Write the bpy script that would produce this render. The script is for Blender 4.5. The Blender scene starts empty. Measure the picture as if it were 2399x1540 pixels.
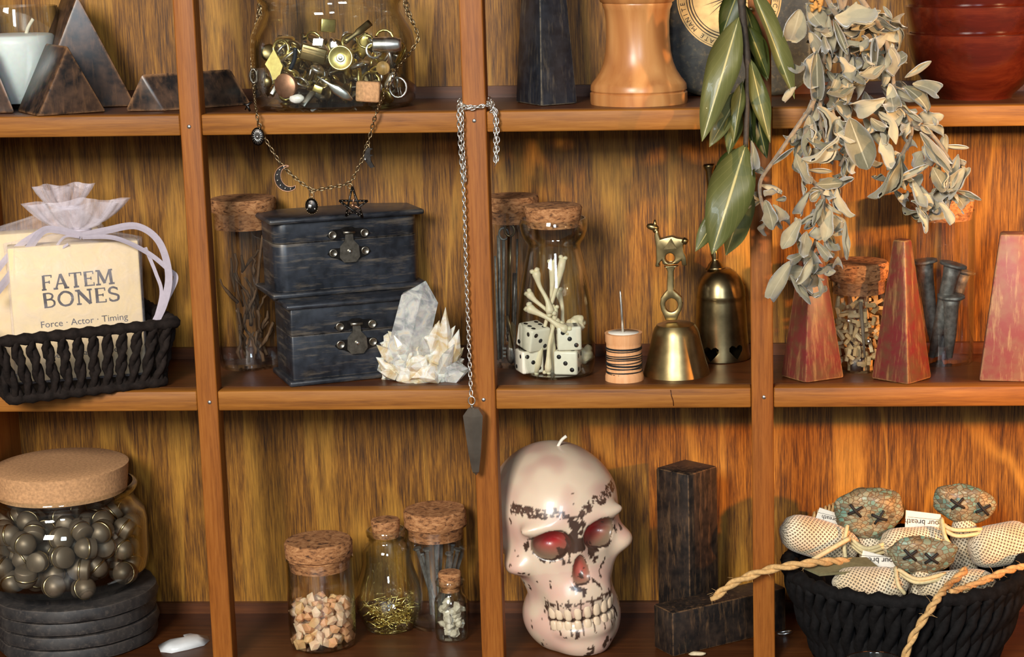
import bpy, bmesh, math, random
from mathutils import Vector, Matrix, Euler, noise

# ---------------------------------------------------------------- camera
# x to the right, y into the cabinet (front edge of the shelves at y = 0), z up, metres
FPX, PPX, PPY = 4899.5, 1583.05, 770.0
PITCH, YAW, ROLL = 0.196, 0.0426, -0.0158
CAM = Vector((0.0, -1.19, 1.6))
_rx = Matrix(((1, 0, 0), (0, math.cos(PITCH), -math.sin(PITCH)), (0, math.sin(PITCH), math.cos(PITCH))))
_ry = Matrix(((math.cos(YAW), 0, math.sin(YAW)), (0, 1, 0), (-math.sin(YAW), 0, math.cos(YAW))))
_rz = Matrix(((math.cos(ROLL), -math.sin(ROLL), 0), (math.sin(ROLL), math.cos(ROLL), 0), (0, 0, 1)))
RC = _rz @ _rx @ _ry @ Matrix(((1, 0, 0), (0, 0, -1), (0, 1, 0)))   # rows: right, down, forward
scene = bpy.context.scene
COL = scene.collection
cd = bpy.data.cameras.new('camera')
cam = bpy.data.objects.new('camera', cd)
COL.objects.link(cam)
cd.sensor_width = 36.0
cd.lens = FPX / 2399 * 36
cd.shift_x = (1199.5 - PPX) / 2399
cd.clip_start = 0.01
_m = Matrix((RC[0], -RC[1], -RC[2])).transposed().to_4x4()
_m.translation = CAM
cam.matrix_world = _m
scene.camera = cam

# ---------------------------------------------------------------- light
vs = scene.view_settings
vs.view_transform = 'Standard'
vs.look = 'None'
vs.gamma = 1.0
vs.use_curve_mapping = False
vs.exposure = 0.0
scene.cycles.transparent_max_bounces = 32
scene.cycles.max_bounces = 10
world = bpy.data.worlds.new('world')
scene.world = world
world.use_nodes = True
_bg = world.node_tree.nodes['Background']
_bg.inputs[0].default_value = (1.0, 0.93, 0.84, 1)
_bg.inputs[1].default_value = 0.13


def area(name, loc, target, sx, sy, power, col):
    l = bpy.data.lights.new(name, 'AREA')
    l.shape = 'RECTANGLE'
    l.size, l.size_y, l.energy, l.color = sx, sy, power, col
    o = bpy.data.objects.new(name, l)
    COL.objects.link(o)
    o.location = loc
    o.rotation_euler = (Vector(target) - Vector(loc)).to_track_quat('-Z', 'Y').to_euler()
    return o


area('window_light', (-0.62, -2.2, 2.32), (-0.05, 0.05, 1.32), 0.55, 0.65, 64, (1.0, 0.95, 0.87))
area('sky_window_light', (0.35, -2.6, 2.15), (-0.05, 0.05, 1.32), 0.35, 0.6, 22, (0.72, 0.86, 1.0))


def spot(name, loc, target, power, col, angle, blend, radius):
    l = bpy.data.lights.new(name, 'SPOT')
    l.energy, l.color, l.spot_size, l.spot_blend, l.shadow_soft_size = power, col, math.radians(angle), blend, radius
    o = bpy.data.objects.new(name, l)
    COL.objects.link(o)
    o.location = loc
    o.rotation_euler = (Vector(target) - Vector(loc)).to_track_quat('-Z', 'Y').to_euler()
    return o


spot('warm_lamp', (1.70, -1.15, 1.74), (0.262, 0.02, 1.33), 330, (1.0, 0.38, 0.09), 11.0, 0.8, 0.035)
spot('warm_sage_spot', (1.45, -1.35, 1.70), (0.155, -0.03, 1.50), 240, (1.0, 0.62, 0.30), 8.5, 0.7, 0.035)  # second warm spot, added to light the sage and the top bowls


# ---------------------------------------------------------------- pixel helpers (a pixel gives a direction)
def ray(u, v):
    d = Vector(((u - PPX) / FPX, (v - PPY) / FPX, 1.0))
    return RC.transposed() @ d


def at(u, v, y):
    """where the direction of pixel (u, v) meets the vertical plane at depth y"""
    w = ray(u, v)
    return CAM + w * ((y - CAM.y) / w.y)


def on(u, v, z):
    """where the direction of pixel (u, v) meets the horizontal plane at height z"""
    w = ray(u, v)
    return CAM + w * ((z - CAM.z) / w.z)


def mp(p):
    """metres per pixel at the point p"""
    return RC[2].dot(Vector(p) - CAM) / FPX


def px(p):
    """the pixel of a point"""
    q = RC @ (Vector(p) - CAM)
    return (PPX + FPX * q.x / q.z, PPY + FPX * q.y / q.z)


def rbase(u, yc, z):
    """the point at height z and depth yc in the pixel column u"""
    v = 1000.0
    for _ in range(5):
        a, b = at(u, v, yc), at(u, v + 10, yc)
        v += 10 * (z - a.z) / (b.z - a.z)
    return at(u, v, yc)


def stand(u, vfront, rpx, z):
    """base centre of a round thing of radius rpx whose foot shows its front at row vfront"""
    p = on(u, vfront, z)
    return rbase(u, p.y + rpx * mp(p), z)


def prof(c, rows):
    """(radius in pixels, image row) pairs to (radius, height) in metres at the depth of c"""
    s = mp(c)
    u = px(c)[0]
    return [(r * s, at(u, v, c.y).z) for r, v in rows]


def axis(c):
    return Matrix.Translation((c.x, c.y, 0))


Z1, Z2, Z3 = 1.6 - 0.1093, 1.6 - 0.2723, 1.6 - 0.4415     # tops of the three shelf boards
DEPTH = 0.097


# ---------------------------------------------------------------- scene objects
def tag(o, label=None, cat=None, group=None, kind=None):
    if label: o['label'] = label
    if cat: o['category'] = cat
    if group: o['group'] = group
    if kind: o['kind'] = kind
    return o


def thing(name, loc, label, cat, group=None):
    o = bpy.data.objects.new(name, None)
    o.empty_display_size = 0.01
    COL.objects.link(o)
    o.location = loc
    return tag(o, label, cat, group)


def origin(o):
    p = Vector((0, 0, 0))
    while o:
        p = p + o.location
        o = o.parent
    return p


def obj(name, me, parent=None, loc=None):
    o = bpy.data.objects.new(name, me)
    COL.objects.link(o)
    if parent: o.parent = parent
    if loc is not None: o.location = loc
    return o


def inst(name, me, M, parent=None):
    """an object that shares mesh data, placed by the world matrix M"""
    o = bpy.data.objects.new(name, me)
    COL.objects.link(o)
    if parent:
        o.parent = parent
        M = Matrix.Translation(-origin(parent)) @ M
    o.matrix_basis = M
    return o


class MB:
    def __init__(s):
        s.v, s.f, s.sm = [], [], []

    def add(s, vs, fs, M=None, smooth=False):
        b = len(s.v)
        s.v += [(M @ Vector(p)) if M is not None else Vector(p) for p in vs]
        for f in fs:
            s.f.append([b + i for i in f])
            s.sm.append(smooth)
        return s

    def box(s, c, size, rot=None, M=None):
        x, y, z = (d / 2 for d in size)
        vs = [(i * x, j * y, k * z) for k in (-1, 1) for j in (-1, 1) for i in (-1, 1)]
        T = Matrix.Translation(c)
        if rot is not None: T = T @ Euler(rot).to_matrix().to_4x4()
        if M is not None: T = M @ T
        return s.add(vs, [(0, 2, 3, 1), (4, 5, 7, 6), (0, 1, 5, 4), (2, 6, 7, 3), (0, 4, 6, 2), (1, 3, 7, 5)], T)

    def bev(s, c, size, r, rot=None, seg=2, M=None):
        """a box with rounded edges"""
        bm = bmesh.new()
        bmesh.ops.create_cube(bm, size=1.0)
        for v in bm.verts: v.co = Vector((v.co.x * size[0], v.co.y * size[1], v.co.z * size[2]))
        bmesh.ops.bevel(bm, geom=bm.edges[:], offset=r, segments=seg, profile=0.5, affect='EDGES')
        T = Matrix.Translation(c)
        if rot is not None: T = T @ Euler(rot).to_matrix().to_4x4()
        if M is not None: T = M @ T
        return s.bm(bm, T, True)

    def bm(s, bm, M=None, smooth=False):
        bm.verts.index_update()
        s.add([v.co.copy() for v in bm.verts], [[v.index for v in f.verts] for f in bm.faces], M, smooth)
        bm.free()
        return s

    def lathe(s, prof, n=32, M=None, smooth=True, wob=None):
        """prof: list of (radius, height); radius 0 closes"""
        vs, rings = [], []
        for r, z in prof:
            if r <= 1e-7:
                rings.append([len(vs)])
                vs.append((0, 0, z))
            else:
                rings.append(list(range(len(vs), len(vs) + n)))
                for k in range(n):
                    a = 2 * math.pi * k / n
                    q = r * (wob(a, z) if wob else 1)
                    vs.append((q * math.cos(a), q * math.sin(a), z))
        fs = []
        for A, B in zip(rings, rings[1:]):
            for k in range(n):
                k2 = (k + 1) % n
                if len(A) == 1 and len(B) == 1: continue
                if len(A) == 1: fs.append((A[0], B[k2], B[k]))
                elif len(B) == 1: fs.append((A[k], A[k2], B[0]))
                else: fs.append((A[k], A[k2], B[k2], B[k]))
        return s.add(vs, fs, M, smooth)

    def tube(s, pts, r, n=8, cap=True, closed=False, smooth=True, flat=1.0, up=None, twist=0.0):
        pts = [Vector(p) for p in pts]
        m = len(pts)
        rr = r if isinstance(r, (list, tuple)) else [r] * m
        vs, N = [], None
        for i, p in enumerate(pts):
            if closed: t = pts[(i + 1) % m] - pts[i - 1]
            else: t = pts[min(i + 1, m - 1)] - pts[max(i - 1, 0)]
            if t.length < 1e-9: t = Vector((0, 0, 1))
            t.normalize()
            if N is None:
                N = Vector(up) if up is not None else Vector((0.3, 0.9, 0.2))
                if abs(N.normalized().dot(t)) > 0.95: N = Vector((1, 0, 0))
            N = N - t * N.dot(t)
            N.normalize()
            Bn = t.cross(N)
            for k in range(n):
                a = 2 * math.pi * k / n + twist * i
                vs.append(p + N * (rr[i] * flat * math.cos(a)) + Bn * (rr[i] * math.sin(a)))
        fs = []
        for i in range(m if closed else m - 1):
            j = (i + 1) % m
            for k in range(n):
                k2 = (k + 1) % n
                fs.append((i * n + k, i * n + k2, j * n + k2, j * n + k))
        if cap and not closed:
            fs.append(tuple(range(n - 1, -1, -1)))
            fs.append(tuple((m - 1) * n + k for k in range(n)))
        return s.add(vs, fs, None, smooth)

    def prism(s, poly, h, M=None):
        """poly in local x, z; extruded along y from 0 to h"""
        n = len(poly)
        vs = [(x, 0, z) for x, z in poly] + [(x, h, z) for x, z in poly]
        fs = [tuple(range(n)), tuple(range(2 * n - 1, n - 1, -1))]
        for i in range(n):
            j = (i + 1) % n
            fs.append((i, i + n, j + n, j))
        return s.add(vs, fs, M)

    def ico(s, c, r, sub=2, squash=(1, 1, 1), nz=0.0, ns=1.0, seed=0, rot=None, smooth=True):
        bm = bmesh.new()
        bmesh.ops.create_icosphere(bm, subdivisions=sub, radius=1.0)
        T = Euler(rot).to_matrix() if rot is not None else Matrix.Identity(3)
        for v in bm.verts:
            p = v.co.copy()
            k = 1 + nz * noise.noise(p * ns + Vector((seed * 7.3, seed * 3.1, seed)))
            v.co = T @ Vector((p.x * squash[0], p.y * squash[1], p.z * squash[2])) * (r * k) + Vector(c)
        return s.bm(bm, None, smooth)

    def mesh(s, name, mat, off=None):
        me = bpy.data.meshes.new(name)
        if off is not None: vv = [tuple(p - off) for p in s.v]
        else: vv = [tuple(p) for p in s.v]
        me.from_pydata(vv, [], s.f)
        me.polygons.foreach_set('use_smooth', s.sm)
        me.materials.append(mat)
        me.update()
        return me

    def build(s, name, mat, parent=None, base=None, fix=True):
        """the verts are in world metres; base is where a top-level object has its origin"""
        o0 = origin(parent) if parent else (Vector(base) if base is not None else Vector((0, 0, 0)))
        me = s.mesh(name, mat, o0)
        if fix:
            b = bmesh.new()
            b.from_mesh(me)
            bmesh.ops.recalc_face_normals(b, faces=b.faces)
            b.to_mesh(me)
            b.free()
        return obj(name, me, parent, None if parent else o0)


def sharp(o, deg=35):
    """smooth shading that keeps hard edges"""
    me = o.data
    me.polygons.foreach_set('use_smooth', [True] * len(me.polygons))
    b = bmesh.new()
    b.from_mesh(me)
    for e in b.edges:
        e.smooth = not (len(e.link_faces) == 2 and e.calc_face_angle(0) > math.radians(deg))
    b.to_mesh(me)
    b.free()
    return o


def spline(pts, n):
    """Catmull-Rom through pts, n points per span"""
    pts = [Vector(p) for p in pts]
    P = [pts[0] * 2 - pts[1]] + pts + [pts[-1] * 2 - pts[-2]]
    out = []
    for i in range(1, len(P) - 2):
        for k in range(n):
            t = k / n
            out.append(0.5 * ((2 * P[i]) + (P[i + 1] - P[i - 1]) * t + (2 * P[i - 1] - 5 * P[i] + 4 * P[i + 1] - P[i + 2]) * t * t
                              + (3 * P[i] - P[i - 1] - 3 * P[i + 1] + P[i + 2]) * t ** 3))
    out.append(pts[-1])
    return out


def frame(o, xa, za):
    """matrix with local x along xa and local z near za"""
    X = Vector(xa).normalized()
    Z = Vector(za)
    Y = Z.cross(X).normalized()
    Z = X.cross(Y)
    M = Matrix((X, Y, Z)).transposed().to_4x4()
    M.translation = Vector(o)
    return M


# ---------------------------------------------------------------- materials (all procedural)
def srgb(r, g, b):
    f = lambda c: (c / 12.92 if c <= 0.04045 else ((c + 0.055) / 1.055) ** 2.4)
    return (f(r / 255), f(g / 255), f(b / 255), 1)


class NT:
    def __init__(s, name):
        s.m = bpy.data.materials.new(name)
        s.m.use_nodes = True
        s.t = s.m.node_tree
        s.t.nodes.clear()
        s.out = s.n('OutputMaterial')
        s.bsdf = s.n('BsdfPrincipled')
        s.l(s.bsdf, 0, s.out, 0)

    def n(s, kind, **kw):
        x = s.t.nodes.new('ShaderNode' + kind)
        for k, v in kw.items(): setattr(x, k, v)
        return x

    def l(s, a, i, b, j):
        s.t.links.new(a.outputs[i], b.inputs[j])

    def set(s, **kw):
        for k, v in kw.items(): s.bsdf.inputs[k.replace('_', ' ')].default_value = v
        return s

    def coords(s, scale=(1, 1, 1), rot=(0, 0, 0), loc=(0, 0, 0), kind='Object'):
        c = s.n('TexCoord')
        m = s.n('Mapping')
        m.inputs['Scale'].default_value = scale
        m.inputs['Rotation'].default_value = rot
        m.inputs['Location'].default_value = loc
        s.l(c, kind, m, 0)
        return m

    def noise(s, co, scale, detail=4, rough=0.55, dist=0.0):
        x = s.n('TexNoise')
        x.inputs['Scale'].default_value = scale
        x.inputs['Detail'].default_value = detail
        x.inputs['Roughness'].default_value = rough
        x.inputs['Distortion'].default_value = dist
        s.l(co, 0, x, 'Vector')
        return x

    def ramp(s, src, so, stops):
        r = s.n('ValToRGB')
        e = r.color_ramp.elements
        while len(e) > 2: e.remove(e[0])
        while len(e) < len(stops): e.new(0.5)
        for q, (p, c) in zip(e, stops):
            q.position = p
            q.color = c if hasattr(c, '__len__') else (c, c, c, 1)
        s.l(src, so, r, 0)
        return r

    def mix(s, fac, a, b, mode='MIX'):
        x = s.n('Mix', data_type='RGBA', blend_type=mode)
        for k, q in ((0, fac), (6, a), (7, b)):
            if isinstance(q, tuple) and len(q) == 2: s.l(q[0], q[1], x, k)
            elif isinstance(q, tuple): x.inputs[k].default_value = q
            elif isinstance(q, (int, float)): x.inputs[k].default_value = q
            else: s.l(q, 0, x, k)
        return x

    def bump(s, src, so, strength, dist=0.0005):
        b = s.n('Bump')
        b.inputs['Strength'].default_value = strength
        b.inputs['Distance'].default_value = dist
        s.l(src, so, b, 'Height')
        s.l(b, 0, s.bsdf, 'Normal')
        return b


def plain(name, c, rough=0.5, metal=0.0, **kw):
    """one colour with slight noise variation"""
    t = NT(name)
    co = t.coords()
    n = t.noise(co, kw.pop('ns', 400), 3)
    v = kw.pop('var', 0.18)
    d = tuple(x * (1 - v) for x in c[:3]) + (1,)
    u = tuple(min(1, x * (1 + v)) for x in c[:3]) + (1,)
    r = t.ramp(n, 0, [(0.3, d), (0.7, u)])
    t.l(r, 0, t.bsdf, 'Base Color')
    b = kw.pop('bump', 0)
    if b: t.bump(n, 0, b)
    t.set(Roughness=rough, Metallic=metal)
    for k, q in kw.items(): t.bsdf.inputs[k.replace('_', ' ')].default_value = q
    return t.m


def wood(name, stops, axis='z', fine=1.0, rough=0.45, loc=(0, 0, 0), figure=0.4, bump=0.25, coat=0.0, stripes=None, spec=0.35):
    """grain stretched along one axis"""
    t = NT(name)
    k = {'x': (0.05, 1, 1), 'y': (1, 0.05, 1), 'z': (1, 1, 0.05)}[axis]
    co = t.coords(k, loc=loc)
    n1 = t.noise(co, 420 * fine, 7, 0.68, 0.3)
    n2 = t.noise(co, 70 * fine, 3, 0.5, 1.2)
    mx = t.mix(figure, (n1, 0), (n2, 0))
    r = t.ramp(mx, 2, stops)
    src = r
    if stripes:
        k2 = {'x': (0.14, 1, 1), 'y': (1, 0.14, 1), 'z': (1, 1, 0.14)}[axis]
        c3 = t.coords(k2, loc=loc)
        n3 = t.noise(c3, stripes[1], 2, 0.4, 1.1)
        sh = t.ramp(n3, 0, [(0.46, 0.0), (0.50, 1.0), (0.515, 1.0), (0.56, 0.0)])
        nf = t.mix(1.0, (sh, 0), (n1, 0), 'MULTIPLY')
        src = t.mix((nf, 2), (r, 0), stripes[0])
        t.l(src, 2, t.bsdf, 'Base Color')
    else:
        t.l(src, 0, t.bsdf, 'Base Color')
    t.bump(n1, 0, bump, 0.0004)
    t.set(Roughness=rough, Coat_Weight=coat, Coat_Roughness=0.25, Specular_IOR_Level=spec)
    return t.m


def glass(name, tint=(0.97, 0.985, 0.975), edge=(0.30, 0.32, 0.28), gl=1.0):
    """clear glass wall: Fresnel reflection over a see-through body that tints along the longer path at grazing angles"""
    t = NT(name)
    t.t.nodes.remove(t.bsdf)
    lw = t.n('LayerWeight')
    lw.inputs[0].default_value = 0.5
    c = t.ramp(lw, 1, [(0.40, tint + (1,)), (0.70, tuple(a * .6 + b * .4 for a, b in zip(tint, edge)) + (1,)), (0.95, edge + (1,))])
    tr = t.n('BsdfTransparent')
    t.l(c, 0, tr, 0)
    g = t.n('BsdfGlossy')
    g.inputs['Roughness'].default_value = 0.03
    g.inputs['Color'].default_value = (gl, gl, gl, 1)
    pw = t.n('Math', operation='POWER')
    pw.inputs[1].default_value = 3.0
    t.l(lw, 1, pw, 0)
    fr = t.n('Math', operation='MULTIPLY_ADD')
    fr.inputs[1].default_value = 0.85
    fr.inputs[2].default_value = 0.05
    t.l(pw, 0, fr, 0)
    mx = t.n('MixShader')
    t.l(fr, 0, mx, 0)
    t.l(tr, 0, mx, 1)
    t.l(g, 0, mx, 2)
    t.l(mx, 0, t.out, 0)
    return t.m
# ---------------------------------------------------------------- the display cabinet
W_BACK = wood('golden back panel wood', [(0.35, srgb(50, 26, 4)), (0.46, srgb(102, 62, 10)), (0.56, srgb(142, 92, 22)), (0.72, srgb(178, 126, 46))],
              'z', 2.5, 0.5, figure=0.25, bump=0.2, coat=0.05, stripes=(srgb(190, 136, 48), 24))
W_STRIPZ = wood('orange pine upright', [(0.32, srgb(110, 58, 16)), (0.5, srgb(150, 86, 28)), (0.70, srgb(170, 106, 42))], 'z', 1.8, 0.55, bump=0.25)
W_STRIPX = wood('orange pine edge', [(0.32, srgb(106, 58, 14)), (0.5, srgb(148, 90, 28)), (0.70, srgb(174, 114, 46))], 'x', 1.2, 0.55, bump=0.25)
W_SHELF = wood('dark stained shelf wood', [(0.3, srgb(56, 26, 8)), (0.5, srgb(84, 44, 16)), (0.72, srgb(112, 64, 28))], 'x', 0.8, 0.42, bump=0.12, coat=0.1)
M_NAIL = plain('bright nail steel', (0.55, 0.53, 0.5, 1), 0.4, 1.0)

cab = thing('display_cabinet', (0, 0, Z3 - 0.02), 'stained wooden display cabinet of open cubbies with thin upright strips', 'cabinet')
XL, XR = at(-90, 1050, 0).x, 0.30
TH = 0.0119
ZT, ZB = Z1 + 0.176, Z3
MB().box(((XL + XR) / 2, DEPTH + 0.003, (ZT + ZB) / 2), (XR - XL + 0.03, 0.006, ZT - ZB + 0.02)).build('back_panel', W_BACK, cab)
MB().box((XL - 0.006, DEPTH / 2, (ZT + ZB) / 2), (0.012, DEPTH, ZT - ZB)).build('side_panel', W_STRIPZ, cab)
DIV = [(-0.3342, -0.3220), (-0.1706, -0.1572), (-0.0072, 0.0057)]
for zt in (Z1 + 0.176, Z1, Z2, Z3):
    if zt == Z3:
        MB().bev(((XL + XR) / 2, (DEPTH - 0.16) / 2, zt - 0.009), (XR - XL + 0.03, DEPTH + 0.16, 0.018), 0.001).build('base_ledge', W_SHELF, cab)
        continue
    b = MB().box(((XL + XR) / 2, (0.0126 + DEPTH) / 2, zt - TH / 2), (XR - XL, DEPTH - 0.0126, TH)).build('shelf_board', W_SHELF, cab)
    xs = [XL] + [x for d in DIV for x in d] + [XR]
    for a, c in zip(xs[::2], xs[1::2]):
        e_ = MB().bev(((a + c) / 2, 0.0066, zt - TH / 2), (c - a - 0.0004, 0.0118, TH), 0.0008).build('shelf_edge', W_STRIPX, cab)
        if zt == Z2 and a < -0.05 < c:          # a fine split in this edge
            MB().tube([at(1571, 914, .0006), at(1573, 928, .0005), at(1577, 940, .0005), at(1578, 951, .0006)], 0.0003, 5).build('split_line', W_SHELF, e_)
for zt in (Z1, Z2, Z3):          # a low batten where each board meets the back
    MB().box(((XL + XR) / 2, DEPTH - 0.002, zt + 0.0035), (XR - XL, 0.004, 0.007)).build('rear_batten', W_SHELF, cab)
for k, (a, c) in enumerate(DIV):
    d = MB().bev(((a + c) / 2, 0.0062, (ZT + ZB) / 2), (c - a, 0.0125, ZT - ZB), 0.0009).build('upright_strip', W_STRIPZ, cab)
    for (u, v) in [[(443, 297), (491, 943)], [(1111, 283), (1133, 937)], [(1784, 270), (1790, 931)]][k]:
        p = at(u, v, 0)
        MB().lathe([(0, 0.0006), (0.0010, 0.0005), (0.0013, 0), (0.0013, -0.001)], 12,
                   Matrix.Translation((p.x, 0, p.z)) @ Euler((math.pi / 2, 0, 0)).to_matrix().to_4x4()).build('nail_head', M_NAIL, d)
# ---------------------------------------------------------------- shared materials
GLASS = glass('clear jar glass')
GLASS_THIN = glass('thin tube glass', (0.985, 0.985, 0.98), (0.50, 0.50, 0.45))


def cork_mat(name, dark=1.0):
    t = NT(name)
    co = t.coords((1, 1, 2.2))
    n = t.noise(co, 260, 5, 0.65, 0.6)
    r = t.ramp(n, 0, [(0.34, tuple(c * dark for c in srgb(74, 44, 22)[:3]) + (1,)), (0.47, tuple(c * dark for c in srgb(158, 104, 60)[:3]) + (1,)),
                      (0.7, tuple(c * dark for c in srgb(200, 146, 96)[:3]) + (1,))])
    t.l(r, 0, t.bsdf, 'Base Color')
    t.bump(n, 0, 0.5, 0.0006)
    t.set(Roughness=0.85)
    return t.m


CORK = cork_mat('cork')
CORK_FINE = plain('smooth pressed cork', srgb(198, 148, 102), 0.8, var=0.24, ns=600, bump=0.3)


def painted(name, base, worn, amount=0.5, rough=0.42, edge_r=0.0012, streak=(1, 1, 0.15), under=None):
    """worn paint over wood: the edges are rubbed through to the wood and the faces carry scuffs"""
    t = NT(name)
    co = t.coords()
    cs = t.coords(streak)
    n1 = t.noise(co, 180, 5, 0.65)
    n2 = t.noise(cs, 300, 5, 0.7)
    bv = t.n('Bevel')
    bv.samples = 6
    bv.inputs['Radius'].default_value = edge_r
    ge = t.n('NewGeometry')
    dt = t.n('VectorMath', operation='DOT_PRODUCT')
    t.l(bv, 0, dt, 0)
    t.l(ge, 'Normal', dt, 1)
    ed = t.ramp(dt, 'Value', [(0.90, 1.0), (0.995, 0.0)])
    nm = t.ramp(n1, 0, [(0.36, 0.0), (0.55, 1.0)])
    em = t.mix(1.0, (ed, 0), (nm, 0), 'MULTIPLY')
    sc = t.ramp(n2, 0, [(0.52, 0.0), (0.70, amount)])
    mask = t.mix(1.0, (em, 2), (sc, 0), 'ADD')
    b2 = tuple(min(1, c * 1.7 + 0.004) for c in base[:3]) + (1,)
    n4 = t.noise(co, 45, 3, 0.6)
    nv = t.mix(0.6, (n1, 0), (n4, 0))
    var = t.ramp(nv, 2, [(0.40, base), (0.62, under or b2)])
    fin = t.mix((mask, 2), (var, 0), worn)
    t.l(fin, 2, t.bsdf, 'Base Color')
    t.bump(n2, 0, 0.15, 0.0003)
    t.set(Roughness=rough)
    return t.m


BLACK_WOOD = painted('worn black painted wood', srgb(26, 23, 22), srgb(150, 112, 74), 0.35, under=srgb(58, 46, 38))
BLACK_BLUE = painted('worn blue black paint', srgb(22, 26, 33), srgb(150, 135, 110), 0.22, under=srgb(42, 46, 54))
BOX_BLACK = painted('worn black chest paint', srgb(24, 27, 33), srgb(120, 108, 92), 0.55, rough=0.36, streak=(0.12, 0.12, 1), under=srgb(46, 50, 58))
COPPER_BLACK = painted('black prism paint rubbed to brown', srgb(30, 27, 27), srgb(150, 108, 72), 0.3, rough=0.35, edge_r=0.003, under=srgb(84, 62, 48))
RED_WOOD = painted('worn red painted wood', srgb(112, 40, 40), srgb(184, 142, 88), 0.5, rough=0.4, edge_r=0.0018, streak=(1, 1, 0.08), under=srgb(98, 66, 44))
PINK_WOOD = painted('worn pink painted wood', srgb(128, 58, 52), srgb(162, 132, 90), 0.9, rough=0.5, edge_r=0.003, streak=(1, 1, 0.1), under=srgb(130, 88, 64))
BRASS = plain('aged brass', (0.33, 0.25, 0.115, 1), 0.36, 1.0, var=0.25, ns=120)
BRASS_DARK = plain('dark antique brass', (0.22, 0.17, 0.085, 1), 0.3, 1.0, var=0.35, ns=90)
GOLD = plain('bright gold metal', (1.0, 0.76, 0.27, 1), 0.32, 1.0, var=0.15)
SILVER = plain('bright silver metal', (0.90, 0.88, 0.82, 1), 0.3, 1.0, var=0.12)
PEWTER = plain('dark pewter metal', (0.30, 0.27, 0.22, 1), 0.35, 1.0, var=0.3)
BRONZE_CHAIN = plain('antique bronze chain', (0.34, 0.25, 0.14, 1), 0.35, 1.0, var=0.3)
BLACK_METAL = plain('blackened charm metal', (0.05, 0.045, 0.042, 1), 0.35, 1.0, var=0.3)
COPPER = plain('dull copper', (0.55, 0.30, 0.18, 1), 0.5, 1.0, var=0.15)
IRON = plain('old iron', (0.17, 0.17, 0.15, 1), 0.55, 0.55, var=0.5, ns=260, bump=0.5)
WAX = plain('white candle wax', srgb(236, 238, 236), 0.4, var=0.03, Subsurface_Weight=0.5, Subsurface_Scale=0.01)
CREAM_WOOD = plain('pale wood chips', srgb(196, 166, 116), 0.7, var=0.25)
PAPER = plain('white paper', srgb(232, 224, 208), 0.8, var=0.04)
INK = plain('dark ink', srgb(52, 42, 38), 0.8, var=0.4, ns=900)
BLACK_INK = plain('black enamel', srgb(14, 13, 14), 0.5)
THREAD = plain('black thread', srgb(22, 20, 20), 0.7)
# ---------------------------------------------------------------- lettering
def text_mesh(s, size):
    """flat letters in local x, y; returns verts and faces, centred in x, baseline at 0"""
    cu = bpy.data.curves.new('lettering', 'FONT')
    cu.body = s
    cu.size = size
    cu.align_x = 'CENTER'
    cu.resolution_u = 3
    o = bpy.data.objects.new('lettering', cu)
    COL.objects.link(o)
    dg = bpy.context.evaluated_depsgraph_get()
    me = o.evaluated_get(dg).to_mesh()
    vs = [v.co.copy() for v in me.vertices]
    fs = [tuple(p.vertices) for p in me.polygons]
    o.evaluated_get(dg).to_mesh_clear()
    bpy.data.objects.remove(o)
    bpy.data.curves.remove(cu)
    return vs, fs


def _arc(cx, cy, rx, ry, a0, a1, n=9):
    return [(cx + rx * math.cos(math.radians(a0 + (a1 - a0) * i / n)), cy + ry * math.sin(math.radians(a0 + (a1 - a0) * i / n))) for i in range(n + 1)]


def _serif(x, y, w=0.26):
    return ([(x - w / 2, y), (x + w / 2, y)], 0.06)


# strokes in a unit-high box: (points, half width); thick stems and thin bars like an old serif face
GLYPH = {
    'F': (0.62, [([(0.14, 0), (0.14, 1)], .075), ([(0.14, .97), (0.58, .97)], .04), ([(0.14, .52), (0.46, .52)], .04), ([(.58, 1), (.58, .80)], .03), ([(.46, .62), (.46, .42)], .03), _serif(.14, .03)]),
    'A': (0.82, [([(0.10, 0), (0.40, 1)], .045), ([(0.70, 0), (0.40, 1)], .08), ([(0.22, .34), (0.60, .34)], .04), _serif(.10, .03), _serif(.70, .03)]),
    'T': (0.70, [([(0.35, 0), (0.35, 1)], .078), ([(0.03, .97), (0.67, .97)], .04), ([(.03, 1), (.03, .78)], .03), ([(.67, 1), (.67, .78)], .03), _serif(.35, .03, .3)]),
    'E': (0.66, [([(0.14, 0), (0.14, 1)], .075), ([(0.06, .97), (0.58, .97)], .04), ([(0.14, .52), (0.46, .52)], .04), ([(0.06, .03), (0.60, .03)], .04), ([(.58, 1), (.58, .80)], .03), ([(.60, 0), (.60, .22)], .03), ([(.46, .62), (.46, .42)], .03)]),
    'M': (1.0, [([(0.12, 0), (0.17, 1)], .045), ([(0.17, 1), (0.48, .10)], .08), ([(0.48, .10), (0.80, 1)], .045), ([(0.80, 1), (0.86, 0)], .08), _serif(.12, .03), _serif(.86, .03, .3), _serif(.12, .97, .2), _serif(.84, .97, .2)]),
    'B': (0.72, [([(0.14, 0), (0.14, 1)], .075), ([(.06, .97)] + _arc(.34, .755, .2, .215, 90, -90) + [(.14, .54)], .05), ([(.14, .54)] + _arc(.38, .285, .24, .255, 90, -90) + [(.06, .03)], .05)]),
    'O': (0.92, [(_arc(.44, .5, .36, .47, 0, 360, 22), .07)]),
    'N': (0.90, [([(0.14, 0), (0.14, 1)], .045), ([(0.12, 1), (0.74, 0)], .085), ([(0.74, 0), (0.74, 1)], .045), _serif(.14, .03), _serif(.12, .97), _serif(.74, .97)]),
    'S': (0.62, [(_arc(.31, .745, .22, .225, 30, 270, 12) + _arc(.31, .265, .25, .235, 90, -150, 12)[1:], .065), ([(.50, .92), (.52, .76)], .03), ([(.09, .06), (.07, .26)], .03)]),
}


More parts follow.
